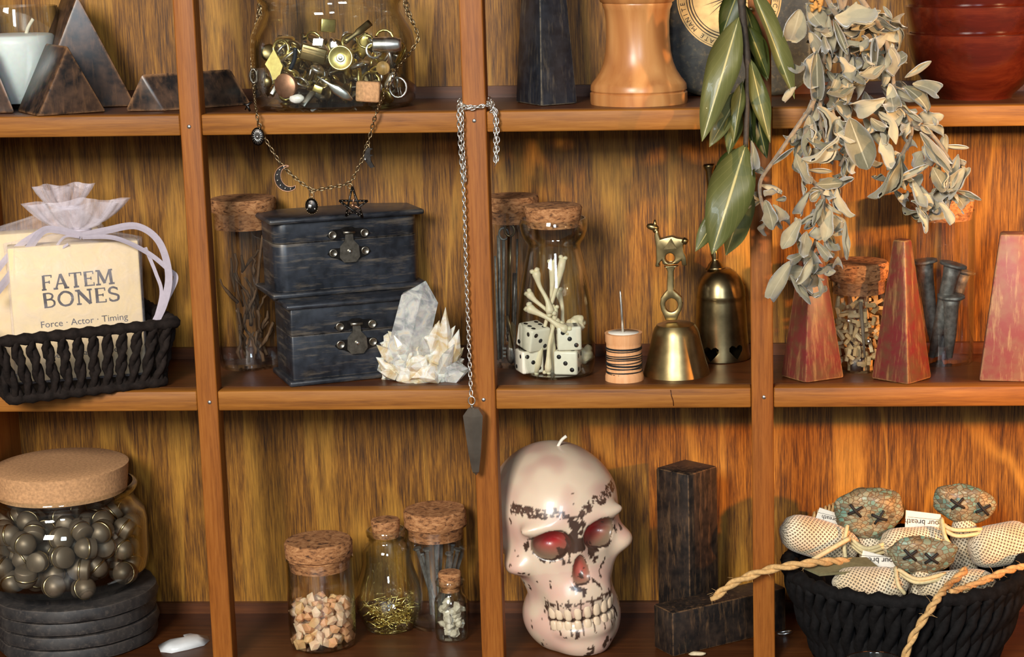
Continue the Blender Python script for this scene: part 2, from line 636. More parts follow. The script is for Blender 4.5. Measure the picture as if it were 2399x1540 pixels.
def serif_word(mb, word, M, h, seed=0):
    """print a word as strokes; M maps local x (along), y (up) to the world; h is the cap height"""
    rnd = random.Random(seed)
    x = 0.0
    for k, ch in enumerate(word):
        w, st = GLYPH[ch]
        for pts, hw in st:
            P = [Vector((x + p[0] + rnd.uniform(-.012, .012), p[1] + rnd.uniform(-.012, .012), 0)) * h for p in pts]
            vs, fs = [], []
            for i, p in enumerate(P):
                t = (P[min(i + 1, len(P) - 1)] - P[max(i - 1, 0)]).normalized()
                n = Vector((-t.y, t.x, 0))
                q = hw * h * rnd.uniform(.9, 1.12)
                vs += [p + n * q, p - n * q]
            for i in range(len(P) - 1):
                fs.append((2 * i, 2 * i + 1, 2 * i + 3, 2 * i + 2))
            mb.add(vs, fs, M)
        x += w + 0.06
    return x * h
# ---------------------------------------------------------------- jars and bottles
def cork_part(parent, c, rows, mat=None, seed=1, n=32, amp=0.03):
    p = prof(c, rows)
    full = [(0, p[0][1])] + [(p[0][0] * 0.55, p[0][1] + 0.0002), (p[0][0] * 0.96, p[0][1])] + p[1:] + [(0, p[-1][1])]
    w = lambda a, z: 1 + amp * noise.noise(Vector((math.cos(a) * 2.2, math.sin(a) * 2.2, z * 260 + seed * 5)))
    o = MB().lathe(full, n, axis(c), wob=w).build('cork_stopper', mat or CORK, parent)
    return sharp(o, 50)


def jar_thing(name, label, c, rows, wall=3.5, cat='jar', mat=None, n=48, floor_row=None, group=None):
    """glass vessel: outer profile rows from the foot up to the rim; wall thickness in pixels"""
    t = thing(name, c, label, cat, group)
    s = mp(c)
    out = prof(c, rows)
    out[0] = (out[0][0], c.z)
    inn = [(max(r - wall * s, 0.0005), z) for r, z in out]
    zf = c.z + 2.2 * wall * s
    inn = [(r, z) for r, z in inn if z > zf + 0.0006]
    full = [(0, c.z + 0.0012), (out[0][0] * 0.8, c.z + 0.0008)] + out + inn[::-1] + [(inn[0][0] * 0.92, zf), (0, zf)]
    o = MB().lathe(full, n, axis(c)).build('glass_body', mat or GLASS, t)
    sharp(o, 60)
    return t, zf


# --- trinket jar, top shelf
cT = rbase(786, 0.0465, Z1)
jT, zfT = jar_thing('trinket_jar', 'wide clear glass jar of gold and silver trinkets hung with a charm necklace', cT,
                    [(150, 258), (172, 250), (186, 236), (190, 215), (190, 100), (186, 76), (174, 50), (162, 28), (160, 10), (166, 2), (170, -6), (170, -22), (164, -26)], 4)

# --- candle in glass
cC = rbase(52, 0.064, Z1)
jC, zfC = jar_thing('glass_candle', 'white wax candle in a straight clear glass behind dark wooden triangles', cC,
                    [(88, 246), (94, 240), (96, 220), (97, 120), (97, 22), (95, 14)], 3, 'candle')
p = prof(cC, [(91, 236), (92, 100), (92, 84), (80, 80), (40, 78)])
MB().lathe([(0, p[0][1])] + p + [(0, p[-1][1])], 40, axis(cC)).build('wax', WAX, jC)
a, b = at(61, 80, cC.y), at(78, 44, cC.y)
MB().tube(spline([a, a.lerp(b, .5) + Vector((-.0006, 0, 0)), b], 4), 0.0011, 8).build('wick', plain('candle wick', srgb(226, 214, 190), .8), jC)

# --- twig jar, middle shelf
cW = rbase(590, 0.073, Z2)
jW, zfW = jar_thing('twig_jar', 'tall corked glass tube of small twigs behind the two black chests', cW,
                    [(68, 856), (71, 850), (72, 820), (73, 520), (73, 487)], 2.5, mat=GLASS_THIN)
cork_part(jW, cW, [(75, 463), (76, 470), (75, 492), (69, 497), (67, 533)])

# --- tool tube, middle shelf
cK = rbase(1210, 0.072, Z2)
jK, zfK = jar_thing('tool_jar', 'tall corked glass tube of tarnished metal tools beside the upright strip', cK,
                    [(56, 858), (60, 852), (61, 820), (61, 520), (61, 487)], 2.5, mat=GLASS_THIN)
cork_part(jK, cK, [(62, 458), (63, 464), (62, 490), (57, 494), (55, 520)], seed=4)

# --- milk bottle of bones and dice
cM = stand(1306, 893, 84, Z2)
jM, zfM = jar_thing('milk_bottle', 'corked glass milk bottle holding small bones and white dice', cM,
                    [(78, 878), (86, 868), (90, 845), (91, 800), (90, 745), (86, 705), (79, 660), (70, 615), (63, 586), (61, 574), (66, 566), (74, 553), (78, 538), (79, 522), (75, 511)], 3.5, 'bottle')
cork_part(jM, cM, [(66, 481), (67, 486), (63, 512), (60, 530)], seed=7)

# --- chip jar
cP = stand(2010, 877, 68, Z2)
jP, zfP = jar_thing('chip_jar', 'short corked glass jar of tiny pale wooden pegs between red pyramids', cP,
                    [(64, 862), (68, 854), (69, 830), (69, 690), (69, 654)], 2.5, mat=GLASS_THIN)
cork_part(jP, cP, [(70, 612), (71, 618), (70, 648), (64, 653), (62, 684)], seed=9)

# --- spike tube
cS = rbase(2203, 0.073, Z2)
jS, zfS = jar_thing('spike_jar', 'tall corked glass tube of old iron spikes behind the red pyramids', cS,
                    [(72, 852), (76, 846), (77, 820), (77, 520), (77, 492)], 2.5, mat=GLASS_THIN)
cork_part(jS, cS, [(75, 456), (75, 461), (72, 485), (70, 512)], seed=11)

# --- stone jar, bottom shelf
cB = stand(758, 1536, 76, Z3)
jB, zfB = jar_thing('stone_jar', 'corked glass jar filled with pale peach crystal chips', cB,
                    [(70, 1512), (76, 1504), (78, 1480), (78, 1340), (78, 1306)], 2.5, mat=GLASS_THIN)
cork_part(jB, cB, [(77, 1264), (78, 1270), (77, 1300), (71, 1304), (69, 1330)], seed=13)

# --- gourd shaped bottle of gold pins
cG = stand(914, 1490, 54, Z3)
jG, zfG = jar_thing('gourd_bottle', 'gourd shaped glass bottle with a cork and a layer of gold pins', cG,
                    [(50, 1474), (56, 1466), (64, 1450), (75, 1424), (78, 1398), (73, 1366), (62, 1336), (56, 1312), (56, 1296), (55, 1284), (48, 1274), (41, 1268), (40, 1258), (45, 1253), (46, 1243), (43, 1239)], 2.5, 'bottle')
cork_part(jG, cG, [(33, 1217), (34, 1221), (32, 1243), (29, 1258)], seed=15, n=24)

# --- nail tube at the back
cN = rbase(1029, 0.075, Z3)
jN, zfN = jar_thing('nail_jar', 'corked glass tube of dark square nails at the back of the lower cubby', cN,
                    [(68, 1452), (71, 1446), (72, 1420), (72, 1260), (72, 1232)], 2.5, mat=GLASS_THIN)
cork_part(jN, cN, [(72, 1192), (73, 1198), (72, 1228), (66, 1232), (64, 1258)], seed=17)

# --- tiny vial
cV = stand(1059, 1508, 36, Z3)
jV, zfV = jar_thing('crystal_vial', 'tiny corked glass vial of clear crystal bits', cV,
                    [(34, 1497), (37, 1492), (38, 1480), (38, 1412), (36, 1400), (29, 1392), (27, 1386), (27, 1372), (33, 1368), (34, 1361), (31, 1357)], 2, 'vial', n=32)
cork_part(jV, cV, [(26, 1340), (27, 1344), (26, 1362), (24, 1384)], seed=19, n=20)

# --- slate coasters with the stud jar on top
SLATE = painted('dark slate', srgb(34, 32, 33), srgb(92, 82, 74), 0.5, rough=0.6, under=srgb(58, 53, 50), streak=(1, 1, 1))
cO = rbase(184, 0.0470, Z3)
zc = Z3
sl = ['bottom one of the four stacked round slate coasters', 'second lowest round slate coaster under the stud jar',
      'third round slate coaster up in the stack', 'topmost round slate coaster right under the stud jar']
for k in range(4):
    h = 0.0086
    r0 = 0.0492 + (0.0, 0.0004, 0.0, 0.0012)[k]
    w = lambda a, z, k=k: 1 + 0.022 * noise.noise(Vector((math.cos(a) * 3, math.sin(a) * 3, k * 4.0))) + 0.008 * noise.noise(Vector((math.cos(a) * 14, math.sin(a) * 14, z * 900)))
    c = Vector((cO.x + 0.0008 * (k % 2), cO.y - 0.0006 * k, zc))
    o = MB().lathe([(0, zc), (r0 * .95, zc), (r0 * .985, zc + .001), (r0, zc + h * .5), (r0 * .975, zc + h - .0006), (r0 * .94, zc + h), (0, zc + h)], 64, axis(c), wob=w).build('slate_coaster', SLATE, base=c)
    sharp(o, 40)
    tag(o, sl[k], 'coaster', 'stacked slate coasters')
    zc += h + 0.0002
cU = Vector((rbase(162, 0.0475, zc).x, 0.0475, zc))
jU, zfU = jar_thing('stud_jar', 'wide glass jar of round brass studs with a big pale cork lid', cU,
                    [(150, 1356), (172, 1346), (184, 1328), (187, 1300), (187, 1225), (182, 1202), (168, 1186), (161, 1176), (160, 1160), (166, 1154), (170, 1147), (170, 1140), (164, 1136)], 4)
cork_part(jU, cU, [(153, 1086), (154, 1089), (147, 1150)], CORK_FINE, seed=21, n=56, amp=0.004)

# --- low glass at the very bottom edge of the picture
cL = rbase(2045, -0.085, Z3)
s = mp(cL)
zr = at(2045, 1552, -0.085).z
t = thing('glass_dish', cL, 'clear glass rim in front of the woven bowl', 'glass')
MB().lathe([(0, Z3), (66 * s, Z3), (72 * s, Z3 + .003), (76 * s, zr - .001), (75 * s, zr), (73 * s, zr - .001), (69 * s, Z3 + .005), (0, Z3 + .004)], 48, axis(cL)).build('glass_body', GLASS, t)
# ---------------------------------------------------------------- painted wooden solids and turned wood
def hull(name, pts, r, mat, parent=None, base=None, seg=2):
    """convex solid from its corners with softened edges"""
    bm = bmesh.new()
    for p in pts: bm.verts.new(p)
    bmesh.ops.convex_hull(bm, input=bm.verts)
    bmesh.ops.dissolve_limit(bm, angle_limit=math.radians(2), verts=bm.verts, edges=bm.edges)
    bmesh.ops.bevel(bm, geom=bm.edges[:], offset=r, segments=seg, profile=0.5, affect='EDGES', clamp_overlap=True)
    mb = MB().bm(bm, None, True)
    o = mb.build(name, mat, parent, base)
    return sharp(o, 28)


def up(p, z):
    return Vector((p.x, p.y, z))


def tri_prism(name, FL, FR, BL, apex_uv, label, mat=COPPER_BLACK, r=0.0018):
    FL, FR, BL = (on(*p, Z1) for p in (FL, FR, BL))
    BR = FR + (BL - FL)
    mid = (FL + FR) / 2
    za = at(apex_uv[0], apex_uv[1], mid.y).z
    A = up(mid, za)
    B = A + (BL - FL)
    o = hull(name, [FL, FR, BL, BR, A, B], r, mat, base=(FL + FR + BL + BR) / 4)
    return tag(o, label, 'wooden triangle', 'black wooden triangles')


tri_prism('wooden_triangle', (78, 258), (321, 250), (46, 249), (198, -14), 'largest black wooden triangle, rear of the three by the candle')
tri_prism('wooden_triangle', (88, 274), (251, 263), (38, 262), (157, 106), 'medium brown black wooden triangle in front of the largest one')
tri_prism('wooden_triangle', (-70, 268), (37, 266), (-110, 256), (-14, 104), 'black wooden triangle cut off by the left picture edge')
# the long one lies behind the upright strip
A, B = on(290, 262, Z1), on(384, 261, Z1)
D = on(592, 246, Z1) - B
mid = (A + B) / 2
T = up(mid, at(332, 172, mid.y).z)
D = Vector((D.x, min(D.y, 0.088 - A.y), 0))
o = hull('wooden_triangle', [A, B, T, A + D, B + D, T + D], 0.0014, COPPER_BLACK, base=A)
tag(o, 'long black triangular bar passing behind the upright strip', 'wooden triangle', 'black wooden triangles')


def pyramid(name, base4, ztop, ratio, label, mat, cat='wooden pyramid', r=0.0016, group=None):
    c = sum(base4, Vector()) / 4
    top = [up(c + (p - c) * ratio, ztop) for p in base4]
    o = hull(name, base4 + top, r, mat, base=c)
    return tag(o, label, cat, group)


F, L, R = on(1268, 250, Z1), on(1207, 240, Z1), on(1354, 243, Z1)
pyramid('wooden_obelisk', [F, L, L + R - F, R], at(1270, -150, F.y).z, 0.60, 'tall black wooden obelisk beside the turned wooden cup', BLACK_BLUE, 'obelisk')
F, L, R = on(1887, 899, Z2), on(1827, 882, Z2), on(1979, 886, Z2)
pyramid('wooden_pyramid', [F, L, L + R - F, R], at(1890, 590, F.y).z, 0.36, 'red wooden pyramid under the dried sage tips', RED_WOOD, group='painted wooden pyramids')
F, L, R = on(2128, 903, Z2), on(2040, 888, Z2), on(2184, 886, Z2)
pyramid('wooden_pyramid', [F, L, L + R - F, R], at(2120, 572, F.y).z, 0.32, 'red wooden pyramid in the middle of three', RED_WOOD, group='painted wooden pyramids')
F, L = on(2440, 897, Z2), on(2293, 894, Z2)
n = Vector((-(F - L).y, (F - L).x, 0)).normalized() * (F - L).length * 0.95
pyramid('wooden_pyramid', [F, L, L + n, F + n], at(2350, 557, F.y).z, 0.40, 'faded pink wooden pyramid at the right picture edge', PINK_WOOD, group='painted wooden pyramids')

# black posts on the bottom shelf
F = rbase(1618, 0.042, Z3)
a, th = 0.0272, math.radians(40)
L = F + Vector((-math.cos(th), math.sin(th), 0)) * a
R = F + Vector((math.sin(th), math.cos(th), 0)) * a
zt = at(1614, 1113, F.y).z
o = hull('wooden_post', [q for p in (F, L, R, L + R - F) for q in (p, up(p, zt))], 0.0013, BLACK_WOOD, base=F)
tag(o, 'tall black wooden block standing behind the lying one', 'wooden block', 'black wooden blocks')
F, L = on(1577, 1541, Z3), on(1512, 1521, Z3)
E = on(1842, 1477, Z3)
n = (E - F).normalized()
w = Vector((-n.y, n.x, 0)) * 0.0215
zt = at(1580, 1437, F.y).z
o = hull('wooden_block', [q for p in (F, F + w, E, E + w) for q in (p, up(p, zt))], 0.0013, BLACK_WOOD, base=F)
tag(o, 'long black wooden block lying in front of the tall one', 'wooden block', 'black wooden blocks')

# turned wooden cup
TURNED = wood('honey turned wood', [(0.28, srgb(168, 100, 48)), (0.5, srgb(200, 138, 80)), (0.72, srgb(216, 160, 100))], 'z', 0.5, 0.35, figure=0.7, bump=0.05, coat=0.25, stripes=(srgb(150, 84, 40), 18))
c = stand(1497, 251, 112, Z1)
t = thing('turned_cup', c, 'honey coloured turned wooden cup with a flared foot', 'wooden cup')
rows_ = [(113, 239), (114, 234), (114, 216), (110, 213), (113, 209), (112, 197), (108, 191), (100, 181), (90, 165), (82, 145), (77, 120), (74, 85), (74, 50), (77, 22), (82, 10), (81, 6), (86, 3), (94, -20), (98, -60), (97, -110), (92, -112), (88, -60), (0, -40)]
p_ = prof(c, rows_)
p_[0] = (p_[0][0], Z1)
sharp(MB().lathe([(0, Z1)] + p_, 64, axis(c)).build('cup_body', TURNED, t), 40)

# wooden bowls
BOWL = wood('red brown lacquered bowl wood', [(0.28, srgb(44, 10, 4)), (0.5, srgb(76, 20, 8)), (0.75, srgb(116, 44, 20))], 'x', 0.6, 0.16, figure=0.6, bump=0.06, coat=0.8)
cb = rbase(2283, 0.054, Z1)
s = mp(cb)
bl = ['lowest red brown wooden bowl of the nested stack', 'middle red brown wooden bowl of the nested stack', 'uppermost red brown wooden bowl of the nested stack']
zz = [at(2283, v, cb.y).z for v in (222, 164, 104)]
zz[0] = Z1
for k in range(3):
    H = 0.0385
    out = [(0, 0), (86, 0), (88, 4), (90, 8), (112, 28), (135, 60), (150, 98), (158, 130), (161, 150)]
    P = [(r * s, h * s) for r, h in out]
    H = P[-1][1]
    inn = [((r - 7) * s, h * s) for r, h in ((159, 152), (152, 130), (143, 98), (126, 62), (100, 40), (60, 30))]
    o = MB().lathe(P + inn + [(0, 28 * s)], 64, Matrix.Translation((cb.x - 0.001 * k, cb.y, zz[k])) @ Matrix.Rotation(0.9 * k, 4, 'Z')).build('wooden_bowl', BOWL, base=(cb.x, cb.y, zz[k]))
    sharp(o, 40)
    tag(o, bl[k], 'bowl', 'nested wooden bowls')

# round cornered black plaque with a printed sun
PLAQUE = painted('worn slate grey plaque paint', srgb(30, 33, 33), srgb(176, 156, 104), 0.18, rough=0.5, edge_r=0.002, under=srgb(58, 60, 56), streak=(1, 1, 1))
TAN = plain('tan printed paper', srgb(196, 170, 118), 0.7, var=0.2, ns=200)
yp = 0.079
zs = Z1
c0 = at(1736, 218, yp)
s = mp(c0)
t = thing('sun_plaque', (c0.x, yp, Z1), 'black round-cornered wooden plaque printed with a sun and latin ring text', 'plaque')
poly = []
W2, Hh = 168 * s, 420 * s
for cx, cz, a0 in ((W2 - 90 * s, 78 * s, -90), (W2 - 90 * s, Hh - 90 * s, 0), (-W2 + 90 * s, Hh - 90 * s, 90), (-W2 + 90 * s, 78 * s, 180)):
    for i in range(9):
        a = math.radians(a0 + 90 * i / 8)
        poly.append((cx + 90 * s * math.cos(a), max(cz + 78 * s * math.sin(a), 0)))
bm = bmesh.new()
vv = [bm.verts.new((c0.x + x, yp, Z1 + z)) for x, z in poly]
f = bm.faces.new(vv)
ex = bmesh.ops.extrude_face_region(bm, geom=[f])
bmesh.ops.translate(bm, verts=[q for q in ex['geom'] if isinstance(q, bmesh.types.BMVert)], vec=(0, 0.016, 0))
bmesh.ops.bevel(bm, geom=[e for e in bm.edges if all(abs(v.co.y - yp) < 1e-6 for v in e.verts)], offset=0.003, segments=3, profile=0.5, affect='EDGES')
sharp(MB().bm(bm, None, True).build('board', PLAQUE, t), 30)
cd_ = at(1708, -7, yp)
R0 = 122 * s
FM = Matrix.Translation((cd_.x, yp - 0.0004, cd_.z)) @ Euler((math.pi / 2, 0, 0)).to_matrix().to_4x4()
disc = MB().lathe([(0, 0), (R0, 0), (R0, -0.0006)], 64, FM, smooth=False).build('sun_print', TAN, t)
mb = MB()
for r1, r2 in ((100, 98), (94, 91), (87, 85), (118.5, 117.5)):
    vs_, fs_ = [], []
    for i in range(64):
        a = 2 * math.pi * i / 64
        vs_ += [(r1 * s * math.cos(a), r1 * s * math.sin(a), 0.00012), (r2 * s * math.cos(a), r2 * s * math.sin(a), 0.00012)]
    for i in range(64):
        j = (i + 1) % 64
        fs_.append((2 * i, 2 * j, 2 * j + 1, 2 * i + 1))
    mb.add(vs_, fs_, FM)
for i in range(30):
    a = 2 * math.pi * i / 30 + 0.1
    l1 = (64, 46)[i % 2]
    d, n = Vector((math.cos(a), math.sin(a), 0)), Vector((-math.sin(a), math.cos(a), 0))
    mb.add([d * 16 * s + n * 1.4 * s + Vector((0, 0, .00012)), d * 16 * s - n * 1.4 * s + Vector((0, 0, .00012)), d * l1 * s + Vector((0, 0, .00012))], [(0, 1, 2)], FM)
# the letters stand with their feet towards the middle of the ring, the way they do in the picture
ring = 'INTRATE  MANITE · ET  RECIPE · '
ring = [c for c in ring]
a = math.radians(-86)
for k, ch in enumerate('INTRATE MANITE·'):
    vs_, fs_ = text_mesh(ch, 15 * s) if ch != ' ' else ([], [])
    ang = a - k * math.radians(6.6)
    T = FM @ Matrix.Rotation(ang, 4, 'Z') @ Matrix.Translation((104 * s, 0, 0.00015)) @ Matrix.Rotation(-math.pi / 2, 4, 'Z')
    mb.add(vs_, fs_, T)
for k, ch in enumerate('RECIPE'):
    vs_, fs_ = text_mesh(ch, 15 * s)
    ang = math.radians(2) - k * math.radians(6.6)
    T = FM @ Matrix.Rotation(ang, 4, 'Z') @ Matrix.Translation((104 * s, 0, 0.00015)) @ Matrix.Rotation(-math.pi / 2, 4, 'Z')
    mb.add(vs_, fs_, T)
mb.build('print_lines', INK, disc, fix=False)
# ---------------------------------------------------------------- black chests
def local(o, xa):
    """matrix: x along xa (horizontal), y into the cabinet, z up"""
    X = Vector((xa.x, xa.y, 0)).normalized()
    Y = Vector((-X.y, X.x, 0))
    M = Matrix((X, Y, Vector((0, 0, 1)))).transposed().to_4x4()
    M.translation = o
    return M


def latch(parent, M):
    """M: local x along the chest front, y into it, z up, origin on the front face at the seam; sizes in metres"""
    k = 0.00026
    t1 = MB()
    poly = [(-52, 6), (-44, 14), (-36, 20), (-18, 20), (-10, 24), (10, 24), (18, 20), (36, 20), (44, 14), (52, 6), (44, 0), (36, -4), (12, 2), (-12, 2), (-36, -4), (-44, 0)]
    t1.prism([(x * k, (z + 6) * k) for x, z in poly], 0.0008, M @ Matrix.Translation((0, -0.0008, 0)))
    plate = t1.build('latch_plate', BLACK_METAL, parent)
    t2 = MB()
    poly = [(-52, -30), (-44, -22), (-36, -18), (36, -18), (44, -22), (52, -30), (44, -38), (30, -42), (16, -50), (-16, -50), (-30, -42), (-44, -38)]
    t2.prism([(x * k, z * k) for x, z in poly], 0.0008, M @ Matrix.Translation((0, -0.0008, 0)))
    t2.build('latch_plate', BLACK_METAL, parent)
    h = MB()
    h.prism([(x * k, z * k) for x, z in ((-9, 16), (9, 16), (10, 0), (22, -14), (24, -40), (14, -52), (-14, -52), (-24, -40), (-22, -14), (-10, 0))], 0.0010, M @ Matrix.Translation((0, -0.0021, 0)))
    h.tube([M @ Vector((-14 * k, -0.002, 18 * k)), M @ Vector((14 * k, -0.002, 18 * k))], 0.0012, 8)
    hasp = h.build('hasp', PEWTER, parent)
    MB().ico(M @ Vector((0, -0.0025, -26 * k)), 0.0015, 1).build('hasp_knob', SILVER, hasp)
    for x, z in ((-38, 14), (38, 14), (-38, -28), (38, -28)):
        T = M @ Matrix.Translation((x * k, -0.0009, z * k)) @ Euler((math.pi / 2, 0, 0)).to_matrix().to_4x4()
        MB().lathe([(0, .0004), (7 * k, .0003), (8.5 * k, .0009), (10 * k, .0003), (10.5 * k, 0)], 16, T).build('screw_head', PEWTER, plate)


def chest(label, FL, xdir, W, Dp, z0, z1, inset, plate_h, seam, rnd, latch_at):
    """FL: front left corner of the base plate"""
    M = local(up(FL, z0), xdir)
    c = M @ Vector((W / 2, Dp / 2, 0))
    t = thing('wooden_chest', c, label, 'wooden chest', 'stacked black chests')
    H = z1 - z0
    MB().bev((W / 2, Dp / 2, plate_h / 2), (W, Dp, plate_h), 0.0011, M=M).build('base_plate', BOX_BLACK, t)
    bw, bd = W - 2 * inset, Dp - 2 * inset
    hb = H - 2 * plate_h
    zs = plate_h + hb * seam

    def body(za, zb):
        bm = bmesh.new()
        bmesh.ops.create_cube(bm, size=1.0)
        for v in bm.verts: v.co = Vector((v.co.x * bw, v.co.y * bd, v.co.z * (zb - za)))
        ve = [e for e in bm.edges if abs(e.verts[0].co.z - e.verts[1].co.z) > 1e-5]
        bmesh.ops.bevel(bm, geom=ve, offset=rnd, segments=5, profile=0.5, affect='EDGES')
        he = [e for e in bm.edges if abs(e.verts[0].co.z - e.verts[1].co.z) < 1e-5]
        bmesh.ops.bevel(bm, geom=he, offset=0.0005, segments=2, profile=0.5, affect='EDGES')
        return MB().bm(bm, M @ Matrix.Translation((W / 2, Dp / 2, (za + zb) / 2)), True)
    sharp(body(plate_h, zs).build('chest_body', BOX_BLACK, t), 30)
    lid = sharp(body(zs + 0.0002, H - plate_h).build('lid', BOX_BLACK, t), 30)
    MB().bev((W / 2, Dp / 2, H - plate_h / 2), (W, Dp, plate_h), 0.0014, M=M).build('lid_plate', BOX_BLACK, lid)
    latch(t, M @ Matrix.Translation((latch_at * W, inset, zs)))
    return t, M


F, L, R = on(680, 909, Z2), on(597, 872, Z2), on(1000, 876, Z2)
zl = at(690, 716, F.y).z
Wl = (R - F).length
tl, Ml = chest('lower black wooden chest turned to show its left side', F, R - F, Wl, 0.047, Z2, zl, 0.0028, 0.0034, 0.62, 0.0012, 0.50)
FL, FR = on(640, 704, zl), on(1002, 672, zl)
zu = at(640, 516, FL.y).z
tu, Mu = chest('upper black wooden chest with a clasp, stacked on the other', FL, FR - FL, (FR - FL).length, 0.046, zl, zu, 0.0034, 0.0034, 0.70, 0.0075, 0.505)

# ---------------------------------------------------------------- quartz cluster
def quartz_mat(name, base, trans, rough=0.12):
    t = NT(name)
    co = t.coords()
    n = t.noise(co, 130, 4, 0.6, 0.8)
    r = t.ramp(n, 0, [(0.35, base), (0.6, srgb(250, 246, 238)), (0.75, srgb(238, 212, 168))])
    t.l(r, 0, t.bsdf, 'Base Color')
    tr = t.ramp(n, 0, [(0.4, trans), (0.65, trans * 0.55)])
    t.l(tr, 0, t.bsdf, 'Transmission Weight')
    t.set(Roughness=rough, IOR=1.45, Subsurface_Weight=0.25, Subsurface_Scale=0.004)
    t.bump(n, 0, 0.4, 0.0006)
    return t.m


QUARTZ = quartz_mat('clear quartz', srgb(236, 240, 244), 0.80)
QUARTZ_B = quartz_mat('cloudy cream quartz', srgb(236, 206, 152), 0.30, 0.25)
cq = on(985, 905, Z2) + Vector((0, 0.018, 0))
tq = thing('quartz_cluster', (cq.x, cq.y, Z2), 'cluster of clear and cream quartz crystals beside the chests', 'crystal')


def crystal(parent, a, b, r, mat, seed, flat=0.8, n=6, name='crystal_point', tip=0.30):
    """a six sided point from a to b"""
    rnd = random.Random(seed)
    ax = (b - a)
    M = frame(a, ax, Vector((0.2, -1, 0.3)))
    L_ = ax.length
    mb = MB()
    vs, fs = [], []
    off = rnd.uniform(0, 1)
    st = [(0, 1.0), (L_ * (1 - tip), 0.93)]
    jit = [rnd.uniform(0.85, 1.12) for _ in range(n)]
    for x, q in st:
        for k in range(n):
            g = 2 * math.pi * (k + off) / n
            e = rnd.uniform(-.12, .05) * L_ * tip if x > 0 else 0
            vs.append((x + e, r * q * jit[k] * math.cos(g), r * q * flat * jit[k] * math.sin(g)))
    vs.append((L_, r * rnd.uniform(-.3, .3), r * rnd.uniform(-.2, .2)))
    for k in range(n):
        k2 = (k + 1) % n
        fs.append((k, k2, n + k2, n + k))
        fs.append((n + k, n + k2, 2 * n))
    fs.append(tuple(range(n - 1, -1, -1)))
    mb.add(vs, fs, M)
    return mb.build(name, mat, parent)


yq = cq.y
mb = MB()
for k, (u, v, r, sq) in enumerate([(985, 862, 62, (1.15, .8, .72)), (925, 858, 40, (1, .9, 1.0)), (1035, 866, 46, (1.1, .8, .9)), (955, 826, 46, (1.0, .8, .9)), (990, 884, 52, (1.2, .7, .5)), (1020, 815, 40, (.9, .8, 1.15)), (920, 815, 26, (1, .8, 1.2))]):
    p = at(u, v, yq + (0.004 if k in (1, 2) else 0))
    mb.ico(p, r * mp(p), 3, sq, 0.55, 3.2, k + 3, smooth=False)
o = mb.build('crystal_base', QUARTZ_B, tq)
crystal(tq, at(942, 852, yq), at(990, 656, yq + .002), 50 * mp(cq), QUARTZ, 5, 0.75, tip=0.20)
pts = [((1040, 850), (1042, 718), 16, 1), ((1022, 850), (1062, 760), 22, 1), ((1045, 860), (1080, 772), 17, 1), ((1055, 870), (1096, 858), 25, 0), ((1050, 880), (1090, 880), 20, 0), ((930, 850), (882, 806), 15, 1), ((930, 870), (880, 838), 16, 1),
       ((925, 880), (890, 868), 14, 1), ((1000, 870), (1006, 800), 20, 1), ((960, 880), (935, 906), 14, 1), ((1010, 880), (1050, 904), 15, 0),
       ((950, 830), (922, 786), 18, 1), ((1000, 840), (985, 790), 17, 0), ((935, 800), (908, 776), 12, 1), ((1030, 870), (1066, 806), 17, 0), ((1010, 820), (1030, 750), 16, 1), ((985, 880), (1000, 840), 18, 1), ((955, 875), (960, 835), 18, 1), ((930, 845), (945, 815), 16, 1), ((1060, 840), (1084, 812), 13, 1), ((1000, 890), (985, 862), 16, 1)]
rnd = random.Random(8)
for k, (a, b, r, m) in enumerate(pts):
    pa, pb = at(*a, yq - .004), at(*b, yq - .011 + rnd.uniform(0, .008))
    crystal(tq, pa, pb, r * mp(pa), (QUARTZ, QUARTZ_B)[m], 20 + k, 0.85, tip=0.45)

# ---------------------------------------------------------------- thread spool and needle
SPOOL = wood('pale spool wood', [(0.3, srgb(206, 140, 90)), (0.5, srgb(226, 164, 112)), (0.7, srgb(238, 184, 134))], 'z', 0.8, 0.55, bump=0.05)
cs = stand(1463, 899, 44, Z2)
tsp = thing('thread_spool', cs, 'small wooden thread spool with loose black thread', 'spool')
p = prof(cs, [(45, 889), (45, 880), (43, 873), (41, 868), (41, 806), (41, 803), (43, 798), (43, 784), (44, 779)])
p[0] = (p[0][0], Z2)
sharp(MB().lathe([(0, Z2)] + p + [(0, p[-1][1])], 40, axis(cs)).build('spool_body', SPOOL, tsp), 40)
MB().lathe([(0, p[-1][1] + .0002), (36 * mp(cs), p[-1][1] + .0002), (36 * mp(cs), p[-1][1])], 32, axis(cs)).build('paper_label', PAPER, tsp)
mb = MB()
rnd = random.Random(3)
rr = 41.6 * mp(cs)
zs_ = [at(1463, v, cs.y).z for v in (812, 814.5, 817, 829, 834, 836, 840, 845, 850, 853, 857, 860, 868, 870, 872, 874, 876)]
for z in zs_:
    tilt, ph = rnd.uniform(-.00035, .0009), rnd.uniform(0, 6)
    mb.tube([(cs.x + rr * math.cos(a * .2618), cs.y + rr * math.sin(a * .2618), z + tilt * math.sin(a * .2618 + ph)) for a in range(24)], 0.00036, 5, closed=True)
mb.build('thread', THREAD, tsp)
a, b = at(1460, 782, cs.y), at(1453, 680, cs.y)
t = thing('needle', a, 'steel needle stuck upright in the thread spool', 'needle')
MB().tube([a + Vector((0, 0, -.004)), a.lerp(b, .5), a.lerp(b, .93), b], [.0008, .0008, .0007, .0003], 8).build('needle_shaft', SILVER, t)

